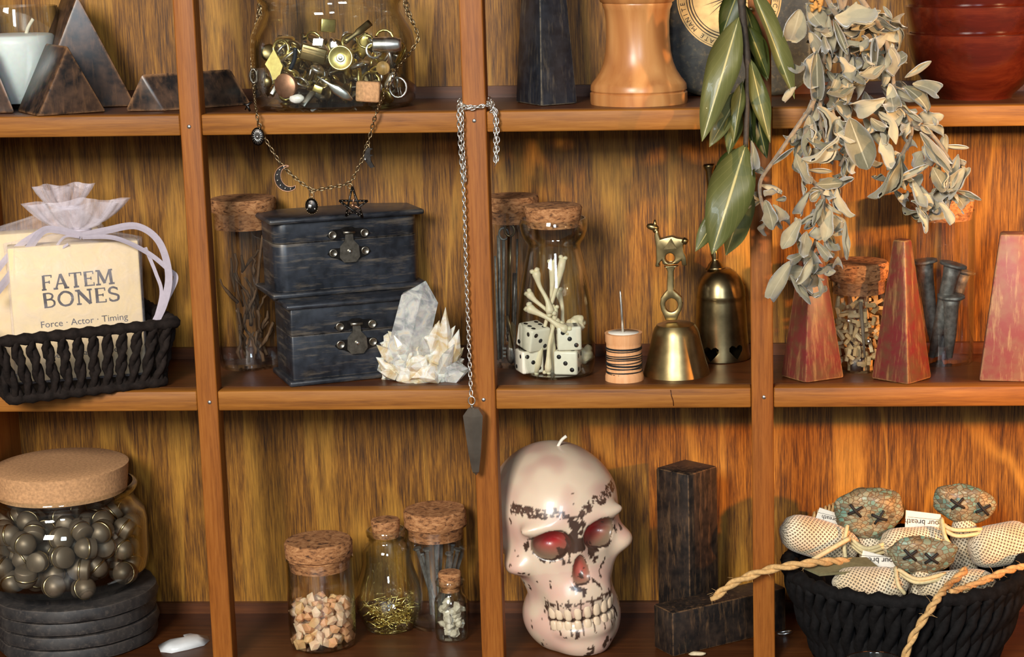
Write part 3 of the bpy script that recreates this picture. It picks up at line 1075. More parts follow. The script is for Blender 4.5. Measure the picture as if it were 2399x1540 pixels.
# ---------------------------------------------------------------- brass bells
cb1 = stand(1585, 892, 76, Z2)
tb = thing('hand_bell', cb1, 'small brass hand bell with a llama shaped handle', 'bell')
p = prof(cb1, [(78, 874), (76, 866), (70, 845), (64, 820), (59, 800), (55, 782), (51, 770), (44, 760), (30, 755)])
p[0] = (p[0][0], Z2)
s = mp(cb1)
inn = [(r - 4 * s, z - 3 * s) for r, z in p]
inn[0] = (inn[0][0], Z2)
sharp(MB().lathe(p + [(0, p[-1][1] + .0005), (0, p[-1][1] - .001)] + inn[::-1] + [p[0]], 64, axis(cb1)).build('bell_body', BRASS, tb), 35)


def flat(pts, y, th, holes=None):
    """extruded outline from pixel corners at depth y"""
    P = [at(u, v, y) for u, v in pts]
    mb = MB()
    n = len(P)
    mb.add([q + Vector((0, -th / 2, 0)) for q in P] + [q + Vector((0, th / 2, 0)) for q in P],
           [tuple(range(n)), tuple(range(2 * n - 1, n - 1, -1))] + [(i, i + n, (i + 1) % n + n, (i + 1) % n) for i in range(n)])
    return mb


y1 = cb1.y
k = 220 / 1303.0
Q = lambda x, y_: (1480 + x * k, 500 + y_ * k)          # the close-up the outline was read from
# handle: stalk and ring with a round eye
outer = [Q(*q) for q in ((440, 730), (660, 720), (605, 745), (585, 800), (585, 1060), (640, 1110), (695, 1160), (710, 1250), (690, 1340), (650, 1410), (630, 1480), (470, 1480), (450, 1420), (410, 1340), (392, 1250), (405, 1170), (450, 1110), (490, 1060), (495, 800), (475, 750))]
hole = [Q(552 + 88 * math.cos(i * math.pi / 10), 1270 + 95 * math.sin(i * math.pi / 10)) for i in range(20)]


def plate_with_hole(outer, hole, y, th):
    bm = bmesh.new()
    es = []
    for loop in (outer, hole):
        vs_ = [bm.verts.new(at(u, v, y) + Vector((0, -th / 2, 0))) for u, v in loop]
        es += [bm.edges.new((vs_[i], vs_[(i + 1) % len(vs_)])) for i in range(len(vs_))]
    g = bmesh.ops.triangle_fill(bm, use_beauty=True, edges=es)
    fs_ = [f for f in bm.faces]
    ex = bmesh.ops.extrude_face_region(bm, geom=fs_)
    bmesh.ops.translate(bm, verts=[q for q in ex['geom'] if isinstance(q, bmesh.types.BMVert)], vec=(0, th, 0))
    bm.normal_update()
    ed = [e for e in bm.edges if len(e.link_faces) == 2 and e.calc_face_angle(0) > 1.2]
    bmesh.ops.bevel(bm, geom=ed, offset=0.0008, segments=2, profile=0.5, affect='EDGES')
    return MB().bm(bm, None, True)


sharp(plate_with_hole(outer, hole, y1, 0.0042).build('handle', BRASS, tb), 40)
body = [Q(*q) for q in ((330, 250), (355, 215), (375, 260), (400, 350), (470, 330), (560, 310), (640, 335), (700, 345), (765, 345), (770, 400), (720, 430), (725, 520), (760, 600), (770, 715), (700, 715), (690, 640), (640, 690), (440, 705), (420, 640), (380, 690), (400, 730), (330, 735), (345, 640), (338, 450), (318, 300))]
hole2 = [Q(533 + 66 * math.cos(i * math.pi / 7), 612 + 70 * math.sin(i * math.pi / 7)) for i in range(14)]
ll = sharp(plate_with_hole(body, hole2, y1, 0.0075).build('llama_figure', BRASS, tb), 40)
pp = at(*Q(292, 190), y1)
MB().ico(pp, 0.0028, 2, (1.45, .9, .75), rot=(0, .25, 0)).ico(at(*Q(335, 235), y1), .0020, 2).build('llama_head', BRASS, ll)
MB().tube([at(*Q(318, 200), y1 - .001), at(*Q(322, 140), y1 - .001), at(*Q(322, 88), y1 - .001)], [.0010, .0012, .0004], 6).build('llama_ear', BRASS, ll)
MB().add([at(*Q(440, 505), y1 - .0045), at(*Q(625, 490), y1 - .0045), at(*Q(545, 345), y1 - .0045), at(*Q(545, 400), y1 - .0058)], [(0, 1, 3), (1, 2, 3), (2, 0, 3)]).build('saddle_blanket', plain('satin brass', (0.42, 0.33, 0.16, 1), 0.55, 0.8), ll)
MB().tube([at(*Q(715, 370), y1 - .003), at(*Q(765, 400), y1 - .004)], .0019, 8).build('llama_tail', BRASS, ll)

# tall bell with heart cut-outs
cb2 = stand(1690, 853, 66, Z2)
tb2 = thing('table_bell', cb2, 'tall dark brass bell with heart cut-outs and a long handle', 'bell')
s = mp(cb2)
p = prof(cb2, [(68, 839), (68, 832), (65, 815), (62, 780), (60, 740), (58, 704), (57, 696), (58, 693), (57, 688), (54, 670), (47, 652), (36, 638), (24, 629)])
p[0] = (p[0][0], Z2 + 0.0005)
inn = [(r - 3.2 * s, z - 2 * s) for r, z in p]
inn[0] = (inn[0][0], Z2 + 0.0005)
shell = MB().lathe(p + [(0, p[-1][1] + .0006), (0, p[-1][1] - .001)] + inn[::-1] + [p[0]], 72, axis(cb2)).build('bell_body', BRASS_DARK, tb2)
heart = [(0, -20), (10, -9), (17, 0), (17, 8), (11, 13), (5, 12), (0, 7), (-5, 12), (-11, 13), (-17, 8), (-17, 0), (-10, -9)]
cut = MB()
for (u, v) in ((1667, 828), (1727, 823)):
    q = at(u, v, cb2.y)
    dx = (q.x - cb2.x) / (66 * s)
    ang = math.asin(max(-1, min(1, dx)))
    M = Matrix.Translation((cb2.x, cb2.y, at(u, v, cb2.y - 66 * s * math.cos(ang)).z)) @ Matrix.Rotation(ang, 4, 'Z')
    cut.prism([(x * s * 1.05, z * s) for x, z in heart], -0.03, M)
co_ = cut.build('cutter', BRASS_DARK, tb2)
md = shell.modifiers.new('hearts', 'BOOLEAN')
md.object = co_
md.operation = 'DIFFERENCE'
md.solver = 'EXACT'
bpy.context.view_layer.update()
dg = bpy.context.evaluated_depsgraph_get()
nm = bpy.data.meshes.new_from_object(shell.evaluated_get(dg))
shell.modifiers.clear()
shell.data = nm
bpy.data.objects.remove(co_)
sharp(shell, 35)
a, b = at(1677, 630, cb2.y), at(1661, 384, cb2.y)
ax = (b - a)
M = frame(a, ax, (0, -1, 0))
L_ = ax.length
hp = [(0, 24), (.02, 20), (.05, 16), (.08, 9), (.10, 8), (.14, 10), (.18, 7), (.5, 6.5), (.8, 8), (.93, 9), (.965, 13), (.985, 14), (1.0, 12), (1.0, 0)]
R90 = Matrix.Rotation(math.pi / 2, 4, 'Y')
MB().lathe([(0, 0)] + [(r * s, x * L_) for x, r in hp], 24, M @ R90).build('handle', BRASS_DARK, tb2)
# ---------------------------------------------------------------- what is in the jars
def fill(c, rad, z0, z1, n, dmin, seed, front=0.0):
    """points packed in a cylinder (rad may depend on height), denser towards the glass"""
    rnd = random.Random(seed)
    out = []
    for _ in range(n * 400):
        if len(out) >= n: break
        z = rnd.uniform(z0, z1)
        R = rad(z) if callable(rad) else rad
        r = R * math.sqrt(rnd.random())
        a = rnd.uniform(0, 2 * math.pi)
        p = Vector((c.x + r * math.cos(a), c.y + r * math.sin(a), z))
        if front and (p.y - c.y) > front * R: continue
        if all((p - q).length > dmin for q in out): out.append(p)
    return out


def rot(rnd):
    return Euler((rnd.uniform(0, 6.28), rnd.uniform(0, 6.28), rnd.uniform(0, 6.28))).to_matrix().to_4x4()


def injar(c, rpx, u, v, gap=6):
    """point just inside the front wall of a round jar in the direction of a pixel"""
    s = mp(c)
    R = (rpx - gap) * s
    y = c.y
    for _ in range(4):
        p = at(u, v, y)
        dx = max(-R * .98, min(R * .98, p.x - c.x))
        y = c.y - math.sqrt(R * R - dx * dx)
    return at(u, v, y)


# --- bones and dice
BONE = plain('pale bone', srgb(228, 212, 176), 0.45, var=0.1, ns=160, Subsurface_Weight=0.2, Subsurface_Scale=0.003)
DICE = plain('ivory dice plastic', srgb(236, 228, 206), 0.35, var=0.04)


def bone(a, b, r, label, k):
    t = thing('bone', a, label, 'bone', 'small bones in the milk bottle')
    ax = b - a
    n = 12
    P = [a + ax * (i / n) + Vector((0.0006 * math.sin(i * .7 + k), 0, 0)) for i in range(n + 1)]
    R_ = [r * q for q in (1.35, 1.5, 1.15, .9, .78, .72, .7, .72, .78, .92, 1.2, 1.55, 1.3)]
    mb = MB().tube(P, R_, 12)
    d = ax.normalized()
    side = d.cross(Vector((0, 1, 0))).normalized()
    for e, sg in ((a, -1), (b, 1)):
        for q in (-1, 1):
            mb.ico(e + side * r * .85 * q + d * sg * r * .2, r * .95, 2, (1, 1, .9), 0.2, 1.5, k + q)
    mb.build('bone_shaft', BONE, t)


ym = cM.y
bones = [((1319, 605), (1252, 872), -.006, 5.0, 'long bone crossing diagonally in front in the milk bottle'),
         ((1293, 614), (1294, 872), -.001, 5.0, 'upright bone in the middle of the milk bottle'),
         ((1253, 636), (1292, 735), -.008, 5.5, 'topmost slanting bone at the left in the milk bottle'),
         ((1237, 686), (1312, 760), -.005, 5.0, 'second slanting bone at the left in the milk bottle'),
         ((1238, 720), (1330, 775), -.010, 6.0, 'lowest slanting bone at the left in the milk bottle'),
         ((1309, 680), (1326, 790), .004, 5.0, 'thin bone leaning behind the dice in the milk bottle'),
         ((1300, 720), (1281, 872), -.009, 4.5, 'short bone whose knuckle stands at the bottle foot')]
for k, (a, b, dy, r, lb) in enumerate(bones):
    bone(at(*a, ym + dy), at(*b, ym + dy - .004), r * 1.55 * mp(cM) * .8, lb, k)
for k, (u, v, dy, lb) in enumerate([(1350, 760, .002, 'lumpy knuckle bone above the right dice'), (1370, 830, .004, 'small white knuckle bone at the right bottle wall')]):
    p = at(u, v, ym + dy)
    o = MB().ico(p, 21 * mp(p), 3, (1, .8, .9), 0.5, 1.8, 9 + k).build('knuckle_bone', BONE, base=p)
    tag(o, lb, 'bone')


def die(p, sz, rotz, tip, label):
    t = thing('die', p, label, 'dice', 'dice in the milk bottle')
    M = Matrix.Translation(p) @ Euler((tip, 0, rotz)).to_matrix().to_4x4()
    MB().bev((0, 0, 0), (sz, sz, sz), sz * .09, seg=3, M=M).build('die_body', DICE, t)
    pat = {1: [(0, 0)], 2: [(-1, -1), (1, 1)], 3: [(-1, 1), (0, 0), (1, -1)], 4: [(-1, -1), (1, 1), (-1, 1), (1, -1)], 6: [(-1, -1), (-1, 0), (-1, 1), (1, -1), (1, 0), (1, 1)]}
    h = sz / 2
    for F, nn in ((Euler((math.pi / 2, 0, 0)), 3), (Euler((0, 0, 0)), 6), (Euler((math.pi / 2, 0, math.pi / 2)), 4), (Euler((math.pi / 2, 0, -math.pi / 2)), 2)):
        T = M @ F.to_matrix().to_4x4()
        for x, y in pat[nn]:
            MB().lathe([(0, h + .00012), (sz * .095, h + .0001), (sz * .1, h - .0004)], 12, T @ Matrix.Translation((x * sz * .27, y * sz * .27, 0))).build('pip', BLACK_INK, t)


sz = 56 * mp(cM)
zd = zfM + sz / 2 + .0002
die(Vector((at(1331, 855, ym - .008).x, ym - .0085, zd)), sz, -.12, 0, 'lower right white die in the milk bottle')
die(Vector((at(1333, 805, ym - .008).x, ym - .008, zd + sz + .0003)), sz, .16, 0, 'upper right white die in the milk bottle')
die(Vector((at(1243, 848, ym).x, ym - .006, zd)), sz * .95, .45, 0, 'lower left white die in the milk bottle')
die(Vector((at(1253, 795, ym).x, ym - .0075, zd + sz * 1.04)), sz, .75, .25, 'tilted upper left white die in the milk bottle')

# --- peach crystal chips
rnd = random.Random(11)
CHIPS = [plain('peach crystal %d' % k, c, 0.32, var=0.12, ns=90, bump=0.3, Subsurface_Weight=0.4, Subsurface_Scale=0.003) for k, c in enumerate((srgb(228, 172, 122), srgb(240, 206, 168), srgb(232, 190, 132)))]
meshes = []
for k in range(5):
    mb = MB().ico((0, 0, 0), 1, 1, (1, .8, .75), 0.55, 1.3, k + 2, smooth=False)
    meshes.append(mb.mesh('crystal_chip', CHIPS[k % 3]))
s = mp(cB)
zt = at(758, 1412, cB.y).z
pts = fill(cB, 63 * s, zfB + 10 * s, zt, 120, 19 * s, 5)
for k, p in enumerate(pts):
    M = Matrix.Translation(p) @ rot(rnd) @ Matrix.Scale(rnd.uniform(13, 19) * s, 4)
    tag(inst('crystal_chip', meshes[k % 5], M), 'pale peach crystal chip in the corked jar', 'crystal chip', 'crystal chips in the jar')
CLEARC = plain('clear vial crystal', srgb(238, 226, 200), 0.25, var=0.08, Transmission_Weight=0.3)
mv = [MB().ico((0, 0, 0), 1, 1, (1, .8, .7), 0.5, 1.3, k + 12, smooth=False).mesh('crystal_bit', CLEARC) for k in range(3)]
s = mp(cV)
pts = fill(cV, 24 * s, zfV + 8 * s, at(1058, 1414, cV.y).z, 26, 14 * s, 6)
for k, p in enumerate(pts):
    M = Matrix.Translation(p) @ rot(rnd) @ Matrix.Scale(rnd.uniform(10, 14) * s, 4)
    tag(inst('crystal_bit', mv[k % 3], M), 'clear crystal bit in the tiny vial', 'crystal chip', 'crystal bits in the vial')

# --- gold pins
s = mp(cG)
pinm = MB().tube([(-.5, 0, 0), (.42, 0, 0), (.5, 0, 0)], [.05, .05, .02], 5).tube([(-.52, 0, 0), (-.47, 0, 0)], .1, 6).mesh('gold_pin', GOLD)
z0, z1 = zfG + 3 * s, at(914, 1414, cG.y).z
rg = lambda z: (40 + 22 * min(1, (z - z0) / (z1 - z0) * 1.3)) * s
for p in fill(cG, rg, z0, z1, 170, 5.5 * s, 7):
    M = Matrix.Translation(p) @ Euler((0, rnd.gauss(0, .3), rnd.uniform(0, 6.28))).to_matrix().to_4x4() @ Matrix.Scale(rnd.uniform(22, 32) * s, 4)
    tag(inst('gold_pin', pinm, M), 'small gold pin lying in the gourd bottle', 'pin', 'gold pins in the bottle')

# --- dark nails
s = mp(cN)
for k, (u0, v0, u1, v1, dy) in enumerate([(978, 1288, 1022, 1440, -.008), (1000, 1290, 1010, 1440, -.010), (1020, 1272, 1030, 1445, -.004), (1034, 1272, 1026, 1445, .004), (1052, 1300, 1030, 1445, -.009), (1072, 1290, 1036, 1440, -.002), (1085, 1286, 1040, 1440, .004), (990, 1300, 1025, 1430, .006), (1060, 1278, 1044, 1440, .008)]):
    a, b = at(u0, v0, cN.y + dy), at(u1, v1, cN.y + dy * .4)
    b.z = max(b.z, zfN + .0008)
    d = (a - b).normalized()
    o = MB().tube([b, a.lerp(b, .5), a], [.0006, .0012, .0013], 4, smooth=False).tube([a, a + d * .0012], .0026, 6, smooth=False).build('square_nail', IRON, base=b)
    tag(o, 'dark square nail leaning in the corked tube', 'nail', 'dark nails in the tube')

# --- twigs
TWIG = wood('grey brown twig bark', [(0.3, srgb(60, 40, 26)), (0.5, srgb(112, 84, 58)), (0.7, srgb(150, 124, 96))], 'z', 1.0, 0.8, bump=0.5)
s = mp(cW)
for k in range(34):
    a = rnd.uniform(0, 6.28)
    r = rnd.uniform(.2, .85) * 62 * s
    z = zfW + .002 + rnd.uniform(0, 1) ** 1.3 * (at(590, 640, cW.y).z - zfW)
    L_ = rnd.uniform(40, 95) * s
    tl_ = rnd.uniform(-.7, .7)
    p0 = Vector((cW.x + r * math.cos(a) * .8, cW.y + r * math.sin(a) * .8, z))
    d = Vector((math.sin(tl_) * rnd.choice((-1, 1)), rnd.uniform(-.25, .25), math.cos(tl_))).normalized()
    P = []
    for i in range(5):
        q = p0 + d * L_ * i / 4 + Vector((rnd.gauss(0, .0006), rnd.gauss(0, .0006), 0))
        h = Vector((q.x - cW.x, q.y - cW.y))
        if h.length > 64 * s: h = h.normalized() * 64 * s
        P.append(Vector((cW.x + h.x, cW.y + h.y, max(q.z, zfW + .001))))
    o = MB().tube(P, [rnd.uniform(2.0, 5.0) * s * q for q in (1, 1.05, .95, .9, .8)], 6).build('twig', TWIG, base=p0)
    tag(o, 'small broken twig in the corked tube behind the chests', 'twig', 'twigs in the tube')
o = MB().tube(spline([at(600, 690, cW.y), at(608, 610, cW.y - .004), at(616, 552, cW.y - .008)], 4), 3.5 * s, 6).build('twig', TWIG, base=at(600, 690, cW.y))
tag(o, 'longest pale twig standing up in the corked tube', 'twig', 'twigs in the tube')

# --- tarnished tools
s = mp(cK)
labels = ['tarnished flat file in the tool tube', 'dark iron key in the tool tube', 'tarnished brass skeleton key in the tool tube', 'worn metal spoon handle in the tool tube', 'thin dark rod in the tool tube', 'brass edged blade in the tool tube', 'dark pointed tool in the tool tube']
tools = [(1168, 552, 1172, 850, .002, 5), (1180, 560, 1178, 846, -.006, 4), (1194, 552, 1190, 800, -.009, 6), (1205, 640, 1198, 850, -.008, 5), (1212, 560, 1206, 846, .006, 3), (1188, 740, 1212, 850, -.011, 5), (1160, 600, 1168, 852, -.002, 3)]
for k, (u0, v0, u1, v1, dy, r) in enumerate(tools):
    a, b = at(u0, v0, cK.y + dy), at(u1, v1, cK.y + dy)
    b.z = max(b.z, zfK + .001)
    m = (IRON, IRON, BRASS_DARK, PEWTER, IRON, BRASS, IRON)[k]
    t = thing(['metal_file', 'old_key', 'old_key', 'spoon', 'metal_rod', 'metal_knife', 'pointed_tool'][k], b, labels[k], 'tool', 'tools in the tube')
    MB().tube([a, a.lerp(b, .3), a.lerp(b, .7), b], [r * s, r * s * .8, r * s, r * s * .6], 8, flat=.4).build('shaft', m, t)
    if k in (1, 2):
        d = (a - b).normalized()
        MB().tube([a + d * 12 * s + Vector((math.cos(i * .524) * 11 * s, 0, math.sin(i * .524) * 14 * s)) for i in range(12)], 3 * s, 6, closed=True).build('bow', m, t)
        for q in (0, 1, 2): MB().box(b + Vector((5 * s, -.0002, (12 + 9 * q) * s)), (9 * s, 3 * s, 5 * s)).build('key_tooth', m, t)
    elif k == 3:
        MB().ico(b + Vector((0, 0, 20 * s)), 16 * s, 2, (.8, .3, 1.5)).build('spoon_bowl', m, t)
    elif k == 5:
        MB().prism([(x * s, z * s) for x, z in ((-8, -30), (6, -34), (12, 20), (2, 30), (-4, 10))], .0008, Matrix.Translation(a.lerp(b, .4))).build('blade', m, t)

# --- tiny wooden pegs
s = mp(cP)
pegs = []
for k, (l, w) in enumerate(((26, 8), (20, 9), (32, 8))):
    pegs.append(MB().box((0, 0, 0), (l, w, w * .7)).box((l * .2, 0, w * .45), (l * .5, w, w * .3)).mesh('wooden_peg', plain('pale peg wood %d' % k, [srgb(206, 176, 124), srgb(188, 156, 106), srgb(216, 192, 146)][k], .65, var=.15)))
for k, p in enumerate(fill(cP, 55 * s, zfP + 6 * s, at(2010, 704, cP.y).z, 150, 12.5 * s, 9)):
    M = Matrix.Translation(p) @ rot(rnd) @ Matrix.Scale(s, 4)
    tag(inst('wooden_peg', pegs[k % 3], M), 'tiny pale wooden peg in the short corked jar', 'wooden peg', 'wooden pegs in the jar')
for k, (u, v) in enumerate(((1988, 752), (2035, 800))):
    p = injar(cP, 69, u, v, 10)
    tag(MB().ico(p, 6 * s, 2).build('silver_bead', SILVER, base=p), ['upper silver bead among the tiny pegs', 'lower silver bead among the tiny pegs'][k], 'bead')
a, b = injar(cP, 69, 2016, 708, 9), injar(cP, 69, 2026, 838, 9)
tag(MB().tube([a, a.lerp(b, .5), b], [4 * s, 4 * s, 2.5 * s], 6).build('grey_stick', plain('weathered grey stick', srgb(120, 104, 84), .8), base=a), 'grey stick upright among the tiny pegs', 'stick')

# --- iron spikes
s = mp(cS)
sp = [((2165, 618), (2192, 846), -.006, 'iron spike at the left in the spike tube'), ((2232, 626), (2182, 846), -.010, 'iron spike leaning in front in the spike tube'),
      ((2252, 640), (2200, 850), .003, 'iron spike leaning behind in the spike tube'), ((2228, 700), (2224, 852), -.012, 'shortest iron spike at the right in the spike tube')]
for k, (a, b, dy, lb) in enumerate(sp):
    a, b = at(*a, cS.y + dy), at(*b, cS.y + dy * .6)
    b.z = max(b.z, zfS + .002)
    d = (a - b).normalized()
    t = thing('iron_spike', b, lb, 'spike', 'iron spikes in the tube')
    MB().tube([b, a.lerp(b, .6), a.lerp(b, .1), a], [.0020, .0040, .0050, .0058], 8, smooth=True).build('spike_shaft', IRON, t)
    MB().tube([a, a + d * .0008, a + d * .0022, a + d * .0026], [.0050, .0085, .0085, .006], 12, flat=.85).build('spike_head', IRON, t)

# --- round brass studs
s = mp(cU)
DARKB = plain('dull dark brass stud', (0.21, 0.155, 0.105, 1), 0.48, 0.55, var=0.3, ns=120)
RIMB = plain('rubbed brass rim', (0.55, 0.42, 0.22, 1), 0.3, 1.0)
dome = MB().lathe([(0, 1.0), (.35, .95), (.68, .72), (.88, .42), (.94, .12), (.94, 0)], 20).mesh('stud_dome', DARKB)
band = MB().lathe([(.94, .04), (1.0, .02), (1.02, -.14), (.96, -.18)], 20).mesh('rim_band', RIMB)
cup = MB().lathe([(.94, -.16), (.95, -.75), (.9, -.85), (0, -.88)], 20).mesh('stud_cup', DARKB)
z1 = at(160, 1208, cU.y).z
for k, p in enumerate(fill(cU, lambda z: (158 if z < z1 - .006 else 150) * s, zfU + 22 * s, z1, 100, 44 * s, 12)):
    t = thing('brass_stud', p, 'dull domed brass stud in the wide corked jar', 'stud', 'brass studs in the jar')
    R_ = rot(rnd) @ Matrix.Scale(rnd.uniform(23, 27) * s, 4)
    for nm_, me in (('stud_dome', dome), ('rim_band', band), ('stud_cup', cup)):
        inst(nm_, me, Matrix.Translation(p) @ R_, t)

# --- trinkets in the wide top jar
s = mp(cT)
K = 420 / 2396.0
TP = lambda x, y, gap=8: injar(cT, 190, 580 + x * K, y * K, gap)
toward = lambda: Euler((math.pi / 2, 0, 0)).to_matrix().to_4x4()      # local z towards the viewer


def trin(name, p, mb, mat, label, cat='trinket'):
    return tag(mb.build(name, mat, base=p), label, cat, 'trinkets in the wide jar')


p = TP(1243, 775, 7)
M = Matrix.Translation(p) @ Euler((math.pi / 2 - .1, 0, .05)).to_matrix().to_4x4()
t = thing('gold_button', p, 'round bright gold button with rings in the trinket jar', 'button', 'trinkets in the wide jar')
MB().lathe([(0, .0004), (22 * s, .0003), (25 * s, .001), (28 * s, .001), (29 * s, -.001), (0, -.0012)], 32, M).build('button_disc', GOLD, t)
MB().lathe([(0, .0012), (4 * s, .001), (6 * s, .0006), (9 * s, .0012), (10 * s, .0004)], 24, M).build('button_ring', SILVER, t)
p = TP(515, 1145, 9)
M = Matrix.Translation(p) @ Euler((math.pi / 2, 0, -.35)).to_matrix().to_4x4()
trin('copper_disc', p, MB().lathe([(0, .0015), (26 * s, .0015), (28 * s, .001), (28 * s, -.001), (0, -.0015)], 32, M), COPPER, 'round dull copper disc in the trinket jar', 'disc')
p = TP(1612, 1225, 9)
trin('cork_cube', p, MB().bev((0, 0, 0), (54 * s, 30 * s, 46 * s), 5 * s, M=Matrix.Translation(p) @ Euler((0, .08, .1)).to_matrix().to_4x4()), CORK_FINE, 'pale cork block low in the trinket jar', 'cork block')
p = TP(350, 870, 9)
poly = [(-20, 2), (2, 36), (12, 14), (20, -2), (10, -30), (-4, -34), (-10, -14)]
trin('gold_star_piece', p, MB().prism([(x * s, z * s) for x, z in poly], .0012, Matrix.Translation(p)), GOLD, 'jagged bright gold piece at the left in the trinket jar')
p = TP(880, 720, 9)
M = Matrix.Translation(p) @ Euler((0.1, .28, .2)).to_matrix().to_4x4()
trin('brass_clip', p, MB().bev((0, 0, 0), (58 * s, 20 * s, 36 * s), 3 * s, M=M).box((0, -11 * s, 0), (50 * s, 3 * s, 2 * s), M=M).box((0, -11 * s, 10 * s), (50 * s, 3 * s, 2 * s), M=M), BRASS, 'boxy brass clip left of the gold button')
a, b = TP(640, 640, 10), TP(570, 930, 10)
trin('dark_tassel', a, MB().tube(spline([a, a.lerp(b, .5) + Vector((.001, 0, 0)), b], 5), [5 * s] * 11, 6), plain('blue black cord', srgb(24, 30, 40), .5), 'dark braided cord scrap in the trinket jar', 'cord')
p = TP(1850, 600, 12)
M = Matrix.Translation(p) @ Euler((0, math.pi / 2, .1)).to_matrix().to_4x4()
trin('silver_tube', p, MB().lathe([(0, -30 * s), (17 * s, -30 * s), (18 * s, -27 * s), (18 * s, 22 * s), (15 * s, 28 * s), (15 * s, 34 * s), (0, 34 * s)], 24, M), SILVER, 'short shiny silver tube at the right in the trinket jar')
p = TP(1250, 1200, 8)
a, b = TP(930, 1020, 7), TP(1400, 1340, 7)
t = thing('feather_charm', p, 'silver feather charm slanting low in the trinket jar', 'charm', 'trinkets in the wide jar')
MB().tube([a, a.lerp(b, .35), a.lerp(b, .55), a.lerp(b, .8), b], [2 * s, 4 * s, 12 * s, 11 * s, 3 * s], 10, flat=.35, up=(0, 1, 0)).build('charm_body', SILVER, t)
a, b, c_ = TP(1300, 560, 10), TP(1480, 430, 10), TP(1640, 300, 14)
trin('metal_strap', a, MB().tube(spline([a, b, c_], 5), [5 * s] * 5 + [8 * s] * 6, 8, flat=.35, up=(0, 1, 0)), BRASS, 'curved brass strap sticking up in the trinket jar')
p = TP(660, 1320, 8)
trin('white_shell', p, MB().ico(p, 15 * s, 2, (1.2, .5, .7), .2, 2), plain('white shell', srgb(226, 222, 212), .3), 'small white shell low in the trinket jar', 'shell')
p = TP(1810, 910, 10)
trin('bone_button', p, MB().lathe([(0, .001), (15 * s, .001), (16 * s, 0), (15 * s, -.001), (0, -.001)], 24, Matrix.Translation(p) @ toward()), plain('tan horn button', srgb(176, 140, 84), .4), 'tan horn button at the right in the trinket jar', 'button')
p = TP(2010, 1170, 9)
trin('silver_ring', p, MB().tube([p + Vector((math.cos(i * .393) * 20 * s, 0, math.sin(i * .393) * 23 * s)) for i in range(16)], 3 * s, 8, closed=True), SILVER, 'silver ring low at the right in the trinket jar', 'ring')
p = TP(1950, 1000, 8)
trin('silver_spoon_charm', p, MB().tube([TP(1880, 640, 9), TP(1940, 900, 9)], [3 * s, 5 * s], 8).ico(TP(1900, 1080, 9), 18 * s, 2, (.5, .3, 1.3), rot=(0, .5, 0)), SILVER, 'silver spoon shaped charm at the right in the trinket jar', 'charm')
p = TP(260, 1100, 10)
trin('brass_pellet', p, MB().ico(p, 14 * s, 2, (.9, .6, 1.1)), BRASS, 'brass pellet at the left wall of the trinket jar')
p = TP(1060, 340, 40)
trin('gold_cube', p, MB().bev((0, 0, 0), (34 * s, 26 * s, 30 * s), 2 * s, M=Matrix.Translation(p) @ Euler((0, .1, .5)).to_matrix().to_4x4()), GOLD, 'gold cube on top of the trinket heap')
p = TP(940, 1190, 10)
trin('gold_flake', p, MB().bev((0, 0, 0), (22 * s, 6 * s, 16 * s), 1.5 * s, M=Matrix.Translation(p) @ Euler((0, .4, 0)).to_matrix().to_4x4()), GOLD, 'small gold plate between copper disc and feather charm')
# the rest of the heap
gem = [MB().lathe([(0, .3), (.8, .3), (1, .1), (1, -.1), (.8, -.3), (0, -.3)], 12).mesh('metal_disc', m) for m in (BRASS, SILVER, GOLD)]
bar = [MB().bev((0, 0, 0), (2.2, .7, .5), .12).mesh('metal_bar', m) for m in (SILVER, BRASS, PEWTER)]
rng = [MB().tube([(math.cos(i * .524), math.sin(i * .524), 0) for i in range(12)], .18, 6, closed=True).mesh('metal_ring', m) for m in (SILVER, GOLD, BRASS)]
leafc = [MB().ico((0, 0, 0), 1, 2, (1.6, .7, .25), .2, 2).mesh('metal_leaf', m) for m in (GOLD, SILVER, BRASS)]
zt_ = at(786, 92, cT.y).z
for k, p in enumerate(fill(cT, 160 * s, zfT + 14 * s, zt_, 150, 25 * s, 21)):
    me = (gem, bar, rng, leafc)[k % 4][(k // 4) % 3]
    M = Matrix.Translation(p) @ rot(rnd) @ Matrix.Scale(rnd.uniform(15, 24) * s, 4)
    tag(inst(('metal_disc', 'metal_bar', 'metal_ring', 'metal_leaf')[k % 4], me, M),
        'small %s %s in the heap of the trinket jar' % ((('brass', 'silver', 'gold'), ('silver', 'brass', 'dark pewter'), ('silver', 'gold', 'brass'), ('gold', 'silver', 'brass'))[k % 4][(k // 4) % 3], ('round disc', 'flat bar', 'open ring', 'leaf shaped charm')[k % 4]),
        ('disc', 'metal bar', 'ring', 'charm')[k % 4], 'trinkets in the wide jar')
# ---------------------------------------------------------------- chains and charms
def link_mesh(name, mat, L, W, r):
    P = [(L / 2 * math.cos(a) * (1.0), W / 2 * math.sin(a), 0) for a in (2 * math.pi * i / 12 for i in range(12))]
    P = [((abs(x) ** .8) * (1 if x > 0 else -1) * (L / 2) ** .2, y, z) for x, y, z in P]
    return MB().tube(P, r, 5, closed=True).mesh(name, mat)


